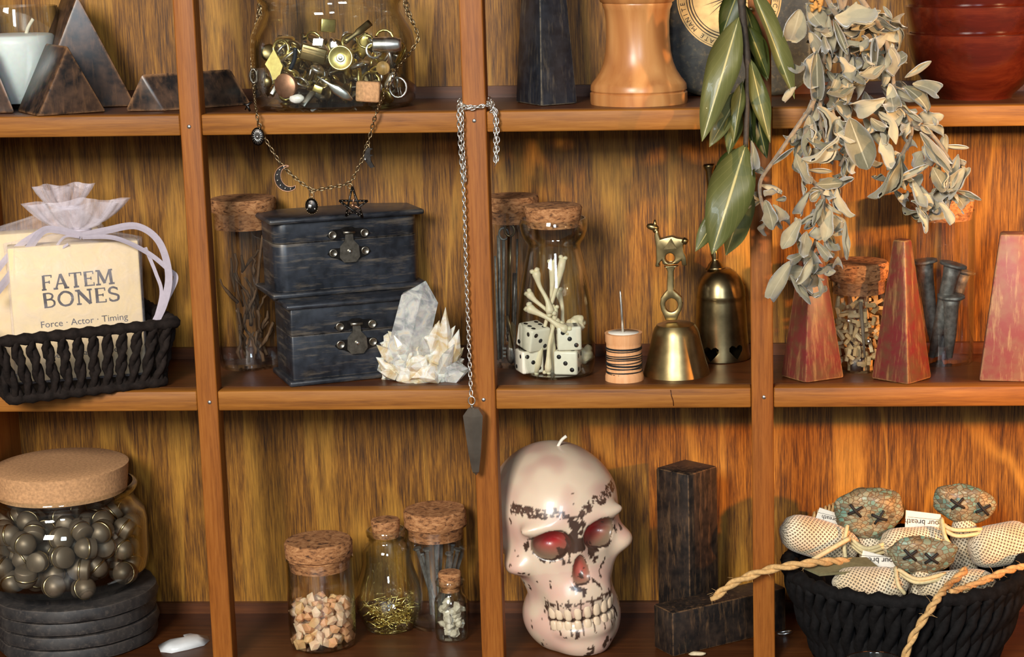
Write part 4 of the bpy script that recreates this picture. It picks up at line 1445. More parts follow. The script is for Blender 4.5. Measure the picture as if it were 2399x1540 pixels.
def chain(parent, path, me, pitch, name='chain_link', roll0=0.35):
    """links along a 3d path, every other one turned"""
    acc, out = 0.0, []
    tot = [0.0]
    for a, b in zip(path, path[1:]): tot.append(tot[-1] + (b - a).length)
    n = int(tot[-1] / pitch)
    j = 0
    for i in range(n + 1):
        d = i * pitch
        while j < len(tot) - 2 and tot[j + 1] < d: j += 1
        f = (d - tot[j]) / max(1e-9, tot[j + 1] - tot[j])
        p = path[j].lerp(path[j + 1], min(1, f))
        t = (path[j + 1] - path[j])
        M = frame(p, t, Vector((0, -1, 0.12))) @ Matrix.Rotation(roll0 + (i % 2) * 1.35, 4, 'X')
        out.append(inst(name, me, M, parent))
    return out


# --- charm necklace over the trinket jar
YN = -0.0035
tn = thing('charm_necklace', at(733, 447, YN), 'bronze chain necklace with dark charms draped over the trinket jar', 'necklace')
linkB = link_mesh('chain_link', BRONZE_CHAIN, 0.0034, 0.0018, 0.00034)
s = mp(cT)
yl = cT.y
jarP = lambda u, v, gap=-3: injar(cT, 190, u, v, gap)
nkP = lambda u, v, dy: at(u, v, cT.y + dy)
left = [nkP(612, -26, -.012), nkP(606, 15, -.010), nkP(603, 45, -.010), nkP(593, 90, -.012), nkP(590, 140, -.016), nkP(593, 190, -.022), nkP(596, 225, -.030), at(601, 262, -.0045), at(611, 305, YN), at(650, 372, YN), at(668, 395, YN), at(700, 424, YN), at(733, 447, YN)]
right = [at(733, 447, YN), at(775, 439, YN), at(818, 428, YN), at(838, 395, YN), at(858, 350, YN), at(872, 298, YN), at(883, 262, -.0055), jarP(900, 222, -6), jarP(925, 170, -5), jarP(955, 130), nkP(979, 92, -.010), nkP(970, 58, -.010), nkP(956, 20, -.010), nkP(950, -26, -.012)]
chain(tn, spline(left, 8), linkB, 0.00262)
chain(tn, spline(right, 8), linkB, 0.00262)
# thicker doubled bit beside the neck of the jar
chain(tn, spline([nkP(606, -20, -.013), nkP(610, 20, -.013), nkP(606, 48, -.013)], 6), linkB, 0.0026, roll0=1.0)
chain(tn, spline([nkP(944, -20, -.016), nkP(952, 25, -.016), nkP(968, 55, -.016)], 6), linkB, 0.0026, roll0=1.0)
S = mp(at(700, 400, YN))


def ringlet(p, r, mat, parent, name='jump_ring'):
    return MB().tube([p + Vector((math.cos(i * .628) * r, 0, math.sin(i * .628) * r)) for i in range(10)], r * .22, 5, closed=True).build(name, mat, parent)


# sunburst disc
p = at(604, 320, YN - .001)
M = Matrix.Translation(p) @ Euler((math.pi / 2, 0, 0)).to_matrix().to_4x4() @ Matrix.Diagonal((.85, 1.12, 1, 1))
d = MB().lathe([(0, .0008), (15 * S, .0006), (19 * S, 0), (15 * S, -.0006), (0, -.0006)], 24, M).build('sunburst_charm', BLACK_METAL, tn)
mb = MB()
for i in range(16):
    a = i * math.pi / 8
    mb.tube([M @ Vector((5 * S * math.cos(a), 5 * S * math.sin(a), .0010)), M @ Vector((16 * S * math.cos(a), 16 * S * math.sin(a), .0006))], .00022, 4)
mb.ico(M @ Vector((0, 0, .0009)), 3.5 * S, 1).build('sunburst_rays', SILVER, d)
ringlet(at(608, 294, YN), 5 * S, BRONZE_CHAIN, tn)
# crescent
pc = at(672, 418, YN - .0008)
outl = []
for i in range(25):
    a = math.radians(62 + 236 * i / 24)
    outl.append((29 * math.cos(a), 31 * math.sin(a)))
for i in range(25):
    a = math.radians(290 - 212 * i / 24)
    outl.append((8 + 21 * math.cos(a), 2 + 24 * math.sin(a)))
RT = Matrix.Rotation(math.radians(-14), 4, 'Y')
MC = Matrix.Translation(pc) @ RT
mo = MB()
nO = 25
vs_ = [(x * S, 0, z * S) for x, z in outl] + [(x * S, .0010, z * S) for x, z in outl]
fs_ = []
for i in range(24):
    fs_.append((i, i + 1, 48 - i, 49 - i))
    fs_.append((50 + i, 50 + 49 - i, 50 + 48 - i, 50 + i + 1))
for i in range(50):
    j = (i + 1) % 50
    fs_.append((i, 50 + i, 50 + j, j))
mo.add(vs_, fs_, MC)
moon = mo.build('crescent_charm', BLACK_METAL, tn)
MB().tube([MC @ Vector((x * S, -.0002, z * S)) for x, z in outl], .00032, 5, closed=True).build('crescent_edge', COPPER, moon)
for i in range(7):
    a = math.radians(95 + 170 * i / 6)
    MB().ico(MC @ Vector(((4 + 26 * math.cos(a)) * S, -.0004, (1 + 27 * math.sin(a)) * S)), 2.6 * S, 1).build('rhinestone', SILVER, moon)
ringlet(at(665, 392, YN), 5 * S, BRONZE_CHAIN, tn)
# round medallion with beaded edge
p = at(730, 483, YN - .0012)
M = Matrix.Translation(p) @ Euler((math.pi / 2, 0, 0)).to_matrix().to_4x4() @ Matrix.Diagonal((.88, 1.1, 1, 1))
d = MB().lathe([(0, .001), (12 * S, .0008), (17 * S, 0), (12 * S, -.0006), (0, -.0006)], 24, M).build('medallion_charm', BLACK_METAL, tn)
mb = MB()
for i in range(22):
    a = i * 2 * math.pi / 22
    mb.ico(M @ Vector((17.5 * S * math.cos(a), 17.5 * S * math.sin(a), 0)), 1.7 * S, 1)
mb.build('beaded_edge', BRONZE_CHAIN, d)
MB().bev((0, 0, 0), (8 * S, .0008, 8 * S), .0002, M=Matrix.Translation(p + Vector((-3 * S, -.0012, 0))) @ Matrix.Rotation(.3, 4, 'Y')).build('inlaid_stone', SILVER, d)
MB().ico(p + Vector((-2 * S, -.001, 10 * S)), 2.4 * S, 1).ico(p + Vector((8 * S, -.001, -6 * S)), 2.4 * S, 1).ico(p + Vector((-10 * S, -.001, -7 * S)), 2.0 * S, 1).build('inlaid_bead', SILVER, d)
ringlet(at(730, 457, YN), 5 * S, BRONZE_CHAIN, tn)
# pentagram
p = at(827, 481, YN - .0012)
tp = [(0, 44), (35, 10), (22, -30), (-18, -26), (-32, 11)]
star = [p + Vector((x * S, 0, z * S)) for x, z in tp]
mb = MB()
for i in range(5):
    mb.tube([star[i], star[(i + 2) % 5]], .00062, 6)
st = mb.build('pentagram_charm', BLACK_METAL, tn)
for i in range(5):
    a, b = star[i], star[(i + 2) % 5]
    for q in (.12, .25, .75, .88):
        MB().ico(a.lerp(b, q) + Vector((0, -.0006, 0)), 1.9 * S, 1).build('metal_bead', PEWTER, st)
MB().ico(p + Vector((0, -.001, 0)), 4.5 * S, 1).tube([p, p + Vector((16 * S, -.0008, -7 * S))], .0006, 5).tube([p, p + Vector((3 * S, -.0008, 16 * S))], .0005, 5).build('star_centre', COPPER, st)
ringlet(at(820, 436, YN), 6 * S, BRONZE_CHAIN, tn)
# witch shaped charm
p = at(862, 368, YN - .0008)
wt = [(-5, 20), (4, 22), (12, 19), (6, 15), (5, 6), (12, 4), (6, 1), (6, -8), (14, -24), (4, -26), (-2, -16), (-9, -6), (-11, 4), (-6, 10)]
o = MB().prism([(x * S, z * S) for x, z in wt], .0012, Matrix.Translation(p))
w_ = sharp(o.build('witch_charm', BLACK_METAL, tn), 30)
MB().ico(p + Vector((-6 * S, -.0006, -5 * S)), 4 * S, 1).build('charm_bead', SILVER, w_)
ringlet(at(860, 344, YN), 6 * S, BRONZE_CHAIN, tn)
# small bow shaped charm resting on the shelf and the clasp beside the jar
p = at(580, 247, -.003)
MB().tube([p + Vector((-9 * S, 0, 3 * S)), p, p + Vector((10 * S, 0, 8 * S))], [.0008, .0012, .0005], 6).tube([p + Vector((-6 * S, 0, -10 * S)), p, p + Vector((5 * S, 0, -14 * S))], [.0005, .0011, .0007], 6).build('bow_charm', BLACK_METAL, tn)
p = nkP(594, 178, -.024)
MB().tube([p + Vector((math.cos(i * .628) * 8 * S, 0, math.sin(i * .628) * 17 * S)) for i in range(10)], 3 * S, 6, closed=True).build('clasp', PEWTER, tn)

# --- pendulum on a silver chain round the second upright
tpn = thing('pendulum', at(1110, 960, -.009), 'dark faceted pendulum on a silver chain wound round an upright strip', 'pendulum')
linkS = link_mesh('chain_link', SILVER, 0.0037, 0.0021, 0.00036)
pit = 0.0027
P = lambda u, v, y=-.0035: at(u, v, y)
chain(tpn, spline([P(1077, 236, .003), P(1074, 262), P(1077, 330), P(1082, 400), P(1087, 470), P(1092, 640), P(1099, 820), P(1104, 928, -.0075)], 8), linkS, pit)
chain(tpn, spline([P(1081, 240, .002), P(1083, 270), P(1084, 330), P(1088, 390), P(1089, 430)], 6), linkS, pit, roll0=.9)
chain(tpn, spline([P(1076, 240, .002), P(1090, 254, -.0022), P(1112, 253, -.0025), P(1135, 247, -.0022), P(1150, 240, .002)], 6), linkS, pit)
chain(tpn, spline([P(1078, 244, .001), P(1095, 249, -.0028), P(1120, 250, -.0028), P(1148, 246, .001)], 6), linkS, pit, roll0=1.1)
chain(tpn, spline([P(1147, 232, .002), P(1157, 250), P(1160, 300), P(1160, 376), P(1164, 374), P(1166, 320), P(1162, 262), P(1150, 240, .001)], 6), linkS, pit)
chain(tpn, spline([P(1144, 240, .001), P(1152, 252), P(1155, 258), P(1149, 262, -.004)], 5), linkS, pit, roll0=.7)
S = mp(at(1110, 960, 0))
p = at(1105, 939, -.0085)
MB().tube([p + Vector((math.cos(i * .628) * 8 * S, 0, math.sin(i * .628) * 10 * S)) for i in range(10)], 1.6 * S, 6, closed=True).build('end_ring', SILVER, tpn)
STEEL = plain('dark polished stone', (0.20, 0.165, 0.13, 1), 0.22, 0.6, var=0.2, ns=80)
a = at(1110, 955, -.0088)
prows = [(14, 956), (27, 972), (26, 982), (17, 1060), (9, 1105), (0, 1114)]
pr = []
for r, v in prows: pr.append((r * S, at(1110, v, -.0088).z))
MB().lathe([(0, pr[0][1] + .0006)] + pr, 6, Matrix.Translation((a.x, a.y, 0)) @ Matrix.Rotation(.45, 4, 'Z'), smooth=False).tube([at(1105, 950, -.0088), at(1107, 958, -.0088)], .0009, 6).build('pendulum_point', STEEL, tpn)
# ---------------------------------------------------------------- rope basket with the two gift bags
ROPE = plain('dark brown twisted paper rope', srgb(32, 24, 20), 0.85, var=0.45, ns=300, bump=0.6, Specular_IOR_Level=0.2)
ROPE_BLACK = plain('black twisted paper rope', srgb(17, 15, 15), 0.85, var=0.5, ns=300, bump=0.6, Specular_IOR_Level=0.2)


def twisted(P, r, n=6, turns=0.5):
    """two strands laid round each other"""
    P = [Vector(p) for p in P]
    mb = MB()
    for k in range(2):
        Q_ = []
        for i, p in enumerate(P):
            tg = (P[min(i + 1, len(P) - 1)] - P[max(i - 1, 0)]).normalized()
            n1 = tg.cross(Vector((0, 1, .01))).normalized()
            n2 = tg.cross(n1)
            a = i * turns + k * math.pi
            Q_.append(p + (n1 * math.cos(a) + n2 * math.sin(a)) * r * .42)
        mb.tube(Q_, r * .68, n)
    return mb


FBL, FBR = on(30, 948, Z2), on(384, 905, Z2)
Mb = local(FBL, FBR - FBL)
Wb, Db = (FBR - FBL).length, 0.076
fl = 0.0075                                           # how far the rim leans out
zr = at(400, 760, (Mb @ Vector((Wb, -fl, 0))).y).z - Z2
tbk = thing('rope_basket', Mb @ Vector((Wb / 2, Db / 2, 0)), 'dark rope basket with open slats holding two gift bags', 'basket')
BOT = [Vector((0, 0, .003)), Vector((Wb, 0, .003)), Vector((Wb, Db, .003)), Vector((0, Db, .003))]
TOP = [Vector((-fl * 1.6, -fl, zr)), Vector((Wb + fl, -fl, zr)), Vector((Wb + fl, Db + fl * .4, zr)), Vector((-fl * 1.6, Db + fl * .4, zr))]
MB().bev((Wb / 2, Db / 2, .002), (Wb, Db, .003), .001, M=Mb).build('basket_floor', ROPE, tbk)


def ring_path(C, r, per):
    P = []
    for i in range(4):
        a, b = C[i], C[(i + 1) % 4]
        n = int((b - a).length / per)
        for k in range(n): P.append(a.lerp(b, k / n))
    return P


for C, nm in ((TOP, 'rim_rope'), (BOT, 'base_rope')):
    P = ring_path(C, .0036, .0022)
    rr = [.0034 * (1 + .16 * math.sin(k * 1.55)) for k in range(len(P))]
    MB().tube([Mb @ p for p in P], rr, 8, closed=True).build(nm, ROPE, tbk)
rnd = random.Random(5)
for side, n in ((0, 12), (1, 7), (2, 10), (3, 6)):
    a0, b0, a1, b1 = BOT[side], BOT[(side + 1) % 4], TOP[side], TOP[(side + 1) % 4]
    for k in range(n):
        f = (k + .5) / n
        p, q = a0.lerp(b0, f), a1.lerp(b1, f)
        P = []
        for i in range(19):
            t_ = i / 18
            P.append(Mb @ (p.lerp(q, t_) + Vector((rnd.gauss(0, .0003), rnd.gauss(0, .0002), 0))))
        twisted(P, .0032, 6, .5).build('rope_slat', ROPE, tbk)

# boxes in organza bags
CARD = plain('cream printed card', srgb(240, 212, 160), 0.7, var=0.04, ns=120)


def organza_mat(name, c, keep):
    t = NT(name)
    co = t.coords()
    n = t.noise(co, 90, 4, .6, 1.0)
    t.bump(n, 0, .6, .001)
    t.set(Roughness=.28, Sheen_Weight=.6)
    t.bsdf.inputs['Base Color'].default_value = c
    r = t.ramp(n, 0, [(.35, keep * .6), (.7, keep * 1.5)])
    t.l(r, 0, t.bsdf, 'Alpha')
    return t.m


ORGANZA = organza_mat('white sheer organza', srgb(242, 232, 236), .17)
RUFFLE = organza_mat('gathered sheer organza', srgb(240, 228, 236), .34)
SATIN = plain('white satin ribbon', srgb(206, 194, 204), 0.4, var=0.05, Alpha=0.78)


def gift_bag(label_box, label_bag, BL, BR, thick, ztop, neck_dx, neck_h, ruff_h, ruff_w, text, seed):
    z0 = Z2 + .0046
    M = local(up(BL, z0), BR - BL)
    w = (BR - BL).length
    h = ztop - z0
    t = thing('card_box', M @ Vector((w / 2, thick / 2, 0)), label_box, 'box')
    bx = MB().bev((w / 2, thick / 2, h / 2), (w, thick, h), .0008, M=M).build('card_shell', CARD, t)
    if text:
        mb = MB()
        F = M @ Matrix.Translation((0, -.0002, 0)) @ Euler((math.pi / 2, 0, 0)).to_matrix().to_4x4()
        sx = w / 322.0
        Rt = lambda x, z, a: F @ Matrix.Translation((x * sx, z * sx, 0)) @ Matrix.Rotation(a, 4, 'Z')
        serif_word(mb, 'FATEM', Rt(76, 236, .03) @ Matrix.Diagonal((1.17, 1, 1, 1)), 38 * sx, 1)
        serif_word(mb, 'BONES', Rt(76, 190, .03) @ Matrix.Diagonal((1.24, 1, 1, 1)), 38 * sx, 2)
        for s_, size, x, z in (('Force · Actor · Timing', 24, 175, 142), ('Being · Care · Ease', 22, 170, 60)):
            vs_, fs_ = text_mesh(s_, size * sx)
            mb.add(vs_, fs_, Rt(x, z, .03))
        mb.build('printed_words', INK, bx, fix=False)
    tb_ = thing('organza_bag', M @ Vector((w / 2, thick / 2, 0)), label_bag, 'gift bag', 'organza gift bags')
    N = 72
    rings = []
    nx = w / 2 + neck_dx
    gap = .0014

    def sup(a, hx, hy, e):
        c, s_ = math.cos(a), math.sin(a)
        return (hx * abs(c) ** e * (1 if c > 0 else -1), hy * abs(s_) ** e * (1 if s_ > 0 else -1))
    prof_ = [(-.0008, w / 2 + gap, thick / 2 + gap, .25, 0), (h * .3, w / 2 + gap, thick / 2 + gap, .25, .02), (h * .7, w / 2 + gap, thick / 2 + gap, .25, .03), (h + .0008, w / 2 + gap, thick / 2 + gap, .28, .05),
             (h + neck_h * .35, w * .42, thick * .42, .5, .10), (h + neck_h * .7, w * .24, thick * .34, .8, .22), (h + neck_h, w * .05, thick * .24, 1, .30)]
    up_ = [(h + neck_h + ruff_h * q, w * .05 + (ruff_w - w * .05) * q ** .5, thick * (.24 + .45 * q), 1, .26) for q in (.0, .2, .45, .7, 1.0)]

    def loft(rows_, nm, mat):
        vs_, fs_ = [], []
        for j, (z, hx, hy, e, ruf) in enumerate(rows_):
            fr = min(1, max(0, (z - h) / neck_h))
            for k in range(N):
                a = 2 * math.pi * k / N
                x, y = sup(a, hx, hy, e)
                nn = noise.noise(Vector((math.cos(a) * 2, math.sin(a) * 2, seed + z * 40)))
                wv = 1 + ruf * (.55 * math.sin(a * 9 + seed) + .5 * math.sin(a * 17 + 2 * seed) * .6) + .03 * nn
                vs_.append(M @ Vector((w / 2 + (nx - w / 2) * fr + x * (wv if fr > 0 else 1 + .0), thick / 2 + y * wv + (.0006 * nn if fr <= 0 else 0), z + ruf * .004 * math.sin(a * 5 + seed) * fr)))
        for j in range(len(rows_) - 1):
            for k in range(N):
                k2 = (k + 1) % N
                fs_.append((j * N + k, j * N + k2, (j + 1) * N + k2, (j + 1) * N + k))
        return MB().add(vs_, fs_, None, True).build(nm, mat, tb_)
    loft(prof_, 'bag_body', ORGANZA)
    loft(up_, 'bag_ruffle', RUFFLE)
    return tb_, M @ Vector((nx, thick / 2 - .005, h + neck_h))


BL, BR = on(42, 900, Z2 + .004), on(344, 876, Z2 + .004)
zt1 = at(180, 573, (BL.y + BR.y) / 2).z
bag1, neck1 = gift_bag('cream card box lettered in dark capitals inside the front bag', 'front white organza bag tied round the lettered box', BL, BR, .0165, zt1, .003, .0075, .0165, .0270, True, 1.0)
nrm = Vector((-(BR - BL).y, (BR - BL).x, 0)).normalized()
BL2, BR2 = BL + nrm * .022 + Vector((-.009, 0, 0)), BR + nrm * .022 + Vector((-.022, 0, 0))
zt2 = at(60, 551, BL2.y).z
bag2, neck2 = gift_bag('plain cream card box inside the rear bag', 'rear clear organza bag with an upright ruffle', BL2, BR2, .0160, zt2, .013, .0125, .0135, .0165, False, 3.0)
yb = neck1.y - .004


def ribbon(parent, pts, w=.0026):
    P = spline([at(u, v, yb + dy) for u, v, dy in pts], 8)
    MB().tube(P, w * .72, 4, flat=.07, up=(0, 1, 0.35), smooth=False).build('ribbon', SATIN, parent)


ribbon(bag1, [(192, 553, 0), (250, 540, -.002), (320, 530, -.002), (372, 566, 0), (395, 640, .004), (386, 705, .006), (362, 760, .008)], .0032)
ribbon(bag1, [(192, 555, 0), (270, 558, 0), (345, 592, .008), (395, 632, .010), (412, 652, .010), (392, 700, .010), (372, 745, .012)], .0022)
ribbon(bag1, [(340, 580, .012), (365, 640, .014), (378, 690, .014), (358, 770, .014)], .0016)
ribbon(bag1, [(192, 553, 0), (140, 540, -.002), (100, 542, -.004), (62, 590, -.008), (20, 650, -.010), (-20, 700, -.010)], .0034)
ribbon(bag1, [(100, 540, -.002), (50, 572, -.004), (10, 612, -.006), (-25, 660, -.006)], .0026)
ribbon(bag1, [(186, 556, -.001), (150, 556, -.002), (128, 590, -.001), (160, 572, -.003)], .0010)
MB().tube([neck1 + Vector((math.cos(i * .524) * .0062, .005 + math.sin(i * .524) * .0050, 0)) for i in range(12)], .0010, 6, closed=True).build('tie_cord', SATIN, bag1)
MB().tube([neck2 + Vector((math.cos(i * .524) * .0060, .005 + math.sin(i * .524) * .0046, 0)) for i in range(12)], .0010, 6, closed=True).build('tie_cord', SATIN, bag2)

# ---------------------------------------------------------------- woven black bowl with the poppets
cw = rbase(2122, .0225, Z3)
RR, RB = .0712, .0530
zR = at(2120, 1412, cw.y - RR).z
twb = thing('woven_bowl', cw, 'round black twisted rope bowl piled with wrapped poppets', 'woven bowl')
Hb = zR - Z3
MB().lathe([(0, Z3 + .001), (RB * .95, Z3 + .001), (RR - .0035, zR - .002), (RR - .0045, zR - .002), (RB * .93, Z3 + .0035), (0, Z3 + .003)], 48, axis(cw)).build('bowl_liner', ROPE_BLACK, twb)
rnd = random.Random(6)
n = 46
for k in range(n):
    a = 2 * math.pi * k / n
    P = []
    for i in range(17):
        t_ = i / 16
        r = RB + (RR - RB) * t_ ** .9 + .0009 * math.sin(t_ * 3.1)
        aa = a + .10 * (t_ - .5) + rnd.gauss(0, .004)
        P.append(Vector((cw.x + r * math.cos(aa), cw.y + r * math.sin(aa), Z3 + .003 + (Hb - .004) * t_)))
    twisted(P, .0047, 6, .5).build('rope_slat', ROPE_BLACK, twb)
P, rr = [], []
for k in range(138):
    a = 2 * math.pi * k / 138
    P.append(Vector((cw.x + RR * math.cos(a), cw.y + RR * math.sin(a), zR + .0008 * math.sin(a * 46 / 2))))
    rr.append(.0042 * (1 + .2 * math.sin(k * 2.09)))
MB().tube(P, rr, 9, closed=True).build('rim_rope', ROPE_BLACK, twb)
MB().tube([Vector((cw.x + RB * 1.0 * math.cos(i * .1309), cw.y + RB * 1.0 * math.sin(i * .1309), Z3 + .003)) for i in range(48)], .003, 8, closed=True).build('base_rope', ROPE_BLACK, twb)


# --- poppets: a rolled burlap bundle, a stitched shell-patterned head, yarn wraps
def burlap_mat(name, c1, c2, su, sv):
    t = NT(name)
    uv = t.n('UVMap')
    m = t.n('Mapping')
    m.inputs['Scale'].default_value = (su, sv, 1)
    m.inputs['Rotation'].default_value = (0, 0, .5)
    t.l(uv, 0, m, 0)
    ws = []
    for d in ('X', 'Y'):
        w = t.n('TexWave', wave_type='BANDS', bands_direction=d)
        w.inputs['Scale'].default_value = 1.0
        w.inputs['Distortion'].default_value = .6
        w.inputs['Detail Scale'].default_value = 2.0
        t.l(m, 0, w, 0)
        ws.append(t.ramp(w, 1, [(.38, 0.0), (.66, 1.0)]))
    mx = t.mix(1.0, (ws[0], 0), (ws[1], 0), 'LIGHTEN')
    co = t.coords()
    nz = t.noise(co, 60, 3)
    cc = t.ramp(nz, 0, [(.35, c2), (.65, c1)])
    dk = tuple(q * .28 for q in c2[:3]) + (1,)
    f = t.mix((mx, 2), dk, (cc, 0))
    t.l(f, 2, t.bsdf, 'Base Color')
    t.bump(mx, 2, .9, .0012)
    t.set(Roughness=.9, Sheen_Weight=.3)
    return t.m


BURLAP = burlap_mat('cream open burlap', srgb(236, 222, 192), srgb(214, 190, 148), 5.3, 5.3)
YARN = plain('cream wool yarn', srgb(216, 198, 150), .9, var=.15, ns=500, bump=.4)
FELT = plain('sage felt scrap', srgb(118, 112, 78), .9, var=.15)
JUTE = plain('tan jute twine', srgb(204, 162, 104), .85, var=.25, ns=500, bump=.5)


def shell_mat(name):
    t = NT(name)
    co = t.coords((1, .6, 1.5), (0, .4, 0))
    v = t.n('TexVoronoi', feature='F1')
    v.inputs['Scale'].default_value = 300
    t.l(co, 0, v, 'Vector')
    cc = t.ramp(v, 'Color', [(.12, srgb(76, 74, 60)), (.34, srgb(116, 112, 90)), (.50, srgb(112, 124, 106)), (.68, srgb(98, 142, 126)), (.9, srgb(150, 142, 116))])
    e = t.n('TexVoronoi', feature='DISTANCE_TO_EDGE')
    e.inputs['Scale'].default_value = 300
    t.l(co, 0, e, 'Vector')
    er = t.ramp(e, 0, [(.02, 0.0), (.09, 1.0)])
    c2 = t.coords()
    n = t.noise(c2, 70, 4, .6)
    nr = t.ramp(n, 0, [(.50, 0.0), (.68, 0.8)])
    f0 = t.mix((nr, 0), (cc, 0), srgb(168, 142, 98))
    f = t.mix((er, 0), srgb(104, 82, 54), (f0, 2))
    t.l(f, 2, t.bsdf, 'Base Color')
    t.bump(er, 0, .5, .0006)
    t.set(Roughness=.6, Coat_Weight=.08)
    return t.m


SHELL = shell_mat('tiled shell fabric')


def uvtube(P, R_, n=20):
    mb = MB().tube(P, R_, n)
    return mb, n


def roll(parent, name, a, b, r, mat, seed):
    """burlap bundle from a to b: full in the middle with a rounded closed end"""
    m = 14
    P, R_ = [], []
    for i in range(m + 1):
        f = i / m
        P.append(a.lerp(b, f) + Vector((0, 0, .0016 * math.sin(f * 3.1 + seed))))
        R_.append(r * (max(.02, 1 - abs(2 * f - 1) ** 4.0)) ** .5)
    n = 24
    mb = MB().tube(P, R_, n)
    o = mb.build(name, mat, parent, fix=False)
    me = o.data
    uv = me.uv_layers.new(name='UVMap')
    for p in me.polygons:
        idx = list(p.vertices)
        for li, vi in zip(p.loop_indices, idx):
            i, k = divmod(vi, n)
            kk = k / n
            if any(v % n == n - 1 for v in idx) and k == 0: kk = 1.0
            uv.data[li].uv = (kk * 6.28 * r * 30, (i / m) * (b - a).length * 30)
    return o


def cross(parent, p, sz, nrm, roll_):
    """two crossed black stitches"""
    M = Matrix.Translation(p) @ Matrix.Rotation(roll_, 4, 'Y')
    for q, d in enumerate(((1, 1), (1, -1))):
        a = M @ Vector((-sz * d[0], -.0006, -sz * d[1] * .8))
        b = M @ Vector((sz * d[0], -.0006, sz * d[1] * .8))
        c = M @ Vector((0, -.0016 - .0005 * q, 0))
        MB().tube(spline([a, c, b], 4), .00085, 6).build('eye_stitch', THREAD, parent)


def poppet(label, head, hy, hr, tilt, arms, eyes, wraps, seed):
    hc = at(*head, hy)
    s = mp(hc)
    t = thing('poppet', Vector((hc.x, hc.y, Z3 + .006)), label, 'poppet', 'wrapped poppets in the woven bowl')
    bm = bmesh.new()
    bmesh.ops.create_icosphere(bm, subdivisions=4, radius=1)
    for v in bm.verts:
        p = v.co.copy()
        k = 1 + .22 * noise.noise(p * 1.5 + Vector((seed, seed * 2, 0))) + .03 * noise.noise(p * 7)
        zz = p.z * (1.0 if p.z > 0 else .95)
        q = Vector((p.x * hr[0] * (1 + .12 * p.z), p.y * hr[1] * .5, zz * hr[1])) * k * s
        v.co = hc + Matrix.Rotation(tilt, 3, 'Y') @ q
    hd = MB().bm(bm, None, True).build('poppet_head', SHELL, t)
    for (u, v, rl) in eyes:
        # on the front of the head
        dx = (u - head[0]) / hr[0]
        dz = (v - head[1]) / hr[1]
        dep = hr[1] * .5 * s * math.sqrt(max(.05, 1 - dx * dx - dz * dz)) * 1.0
        cross(hd, at(u, v, hy - dep - .0006), 15 * s, None, rl)
    for k, (a, b, r, ay, by) in enumerate(arms):
        roll(t, 'burlap_roll', at(*a, ay), at(*b, by), r * s, BURLAP, seed + k)
    # stuffed body below the head, down into the bowl
    lo = Vector((hc.x, hc.y + .002, Z3 + .008))
    top = hc + Vector((0, .002, -hr[1] * .8 * s))
    roll(t, 'burlap_body', lo, top + Vector((0, 0, .006)), 34 * s, BURLAP, seed + 7)
    rnd = random.Random(int(seed * 10))
    for (pts, r) in wraps:
        P = spline([at(u, v, y) for u, v, y in pts], 6)
        MB().tube(P, r * s, 6).build('yarn_wrap', YARN, t)
    return t


yA, yB, yC = .048, .056, .004
poppet('poppet with a grey green shell head and two black crosses at the left', (2037, 1204), yA, (78, 66), -.12,
       [((1828, 1246), (2010, 1286), 46, .030, .046), ((2020, 1290), (2120, 1300), 34, .046, .052)],
       [(2004, 1196, .2), (2060, 1212, -.3)],
       [([(1985, 1232, yA - .014), (1978, 1280, yA - .022), (1985, 1330, yA - .024)], 5), ([(1992, 1262, yA - .016), (2030, 1286, yA - .020), (2080, 1272, yA - .012)], 5), ([(1994, 1270, yA - .016), (2030, 1294, yA - .020), (2080, 1280, yA - .012)], 5), ([(1996, 1279, yA - .015), (2032, 1302, yA - .019), (2084, 1290, yA - .010)], 5), ([(1905, 1312, .012), (1950, 1285, .018), (1990, 1262, yA - .022)], 6)], 1.3)
poppet('poppet with a golden tan shell head at the back right', (2260, 1182), yB, (72, 48), .10,
       [((2062, 1278), (2220, 1262), 40, .036, .050), ((2268, 1282), (2420, 1262), 50, .040, .046)],
       [(2243, 1180, -.1), (2303, 1192, .2)],
       [([(2200, 1222, yB - .012), (2235, 1242, yB - .020), (2300, 1240, yB - .016)], 5), ([(2202, 1234, yB - .014), (2240, 1256, yB - .022), (2300, 1250, yB - .018)], 5), ([(2206, 1215, yB - .012), (2215, 1260, yB - .024), (2240, 1292, yB - .026)], 5)], 2.7)
poppet('poppet with a teal patched shell head in front', (2163, 1302), yC, (76, 50), .08,
       [((1950, 1358), (2130, 1372), 40, -.012, -.004), ((2150, 1376), (2335, 1376), 38, -.006, -.004)],
       [(2132, 1300, .1), (2182, 1308, 0)],
       [([(2098, 1330, yC - .012), (2104, 1370, yC - .024), (2120, 1392, yC - .024)], 5), ([(2104, 1335, yC - .014), (2150, 1358, yC - .020), (2215, 1345, yC - .012)], 5), ([(2108, 1344, yC - .014), (2150, 1366, yC - .020), (2220, 1354, yC - .012)], 5)], 4.1)
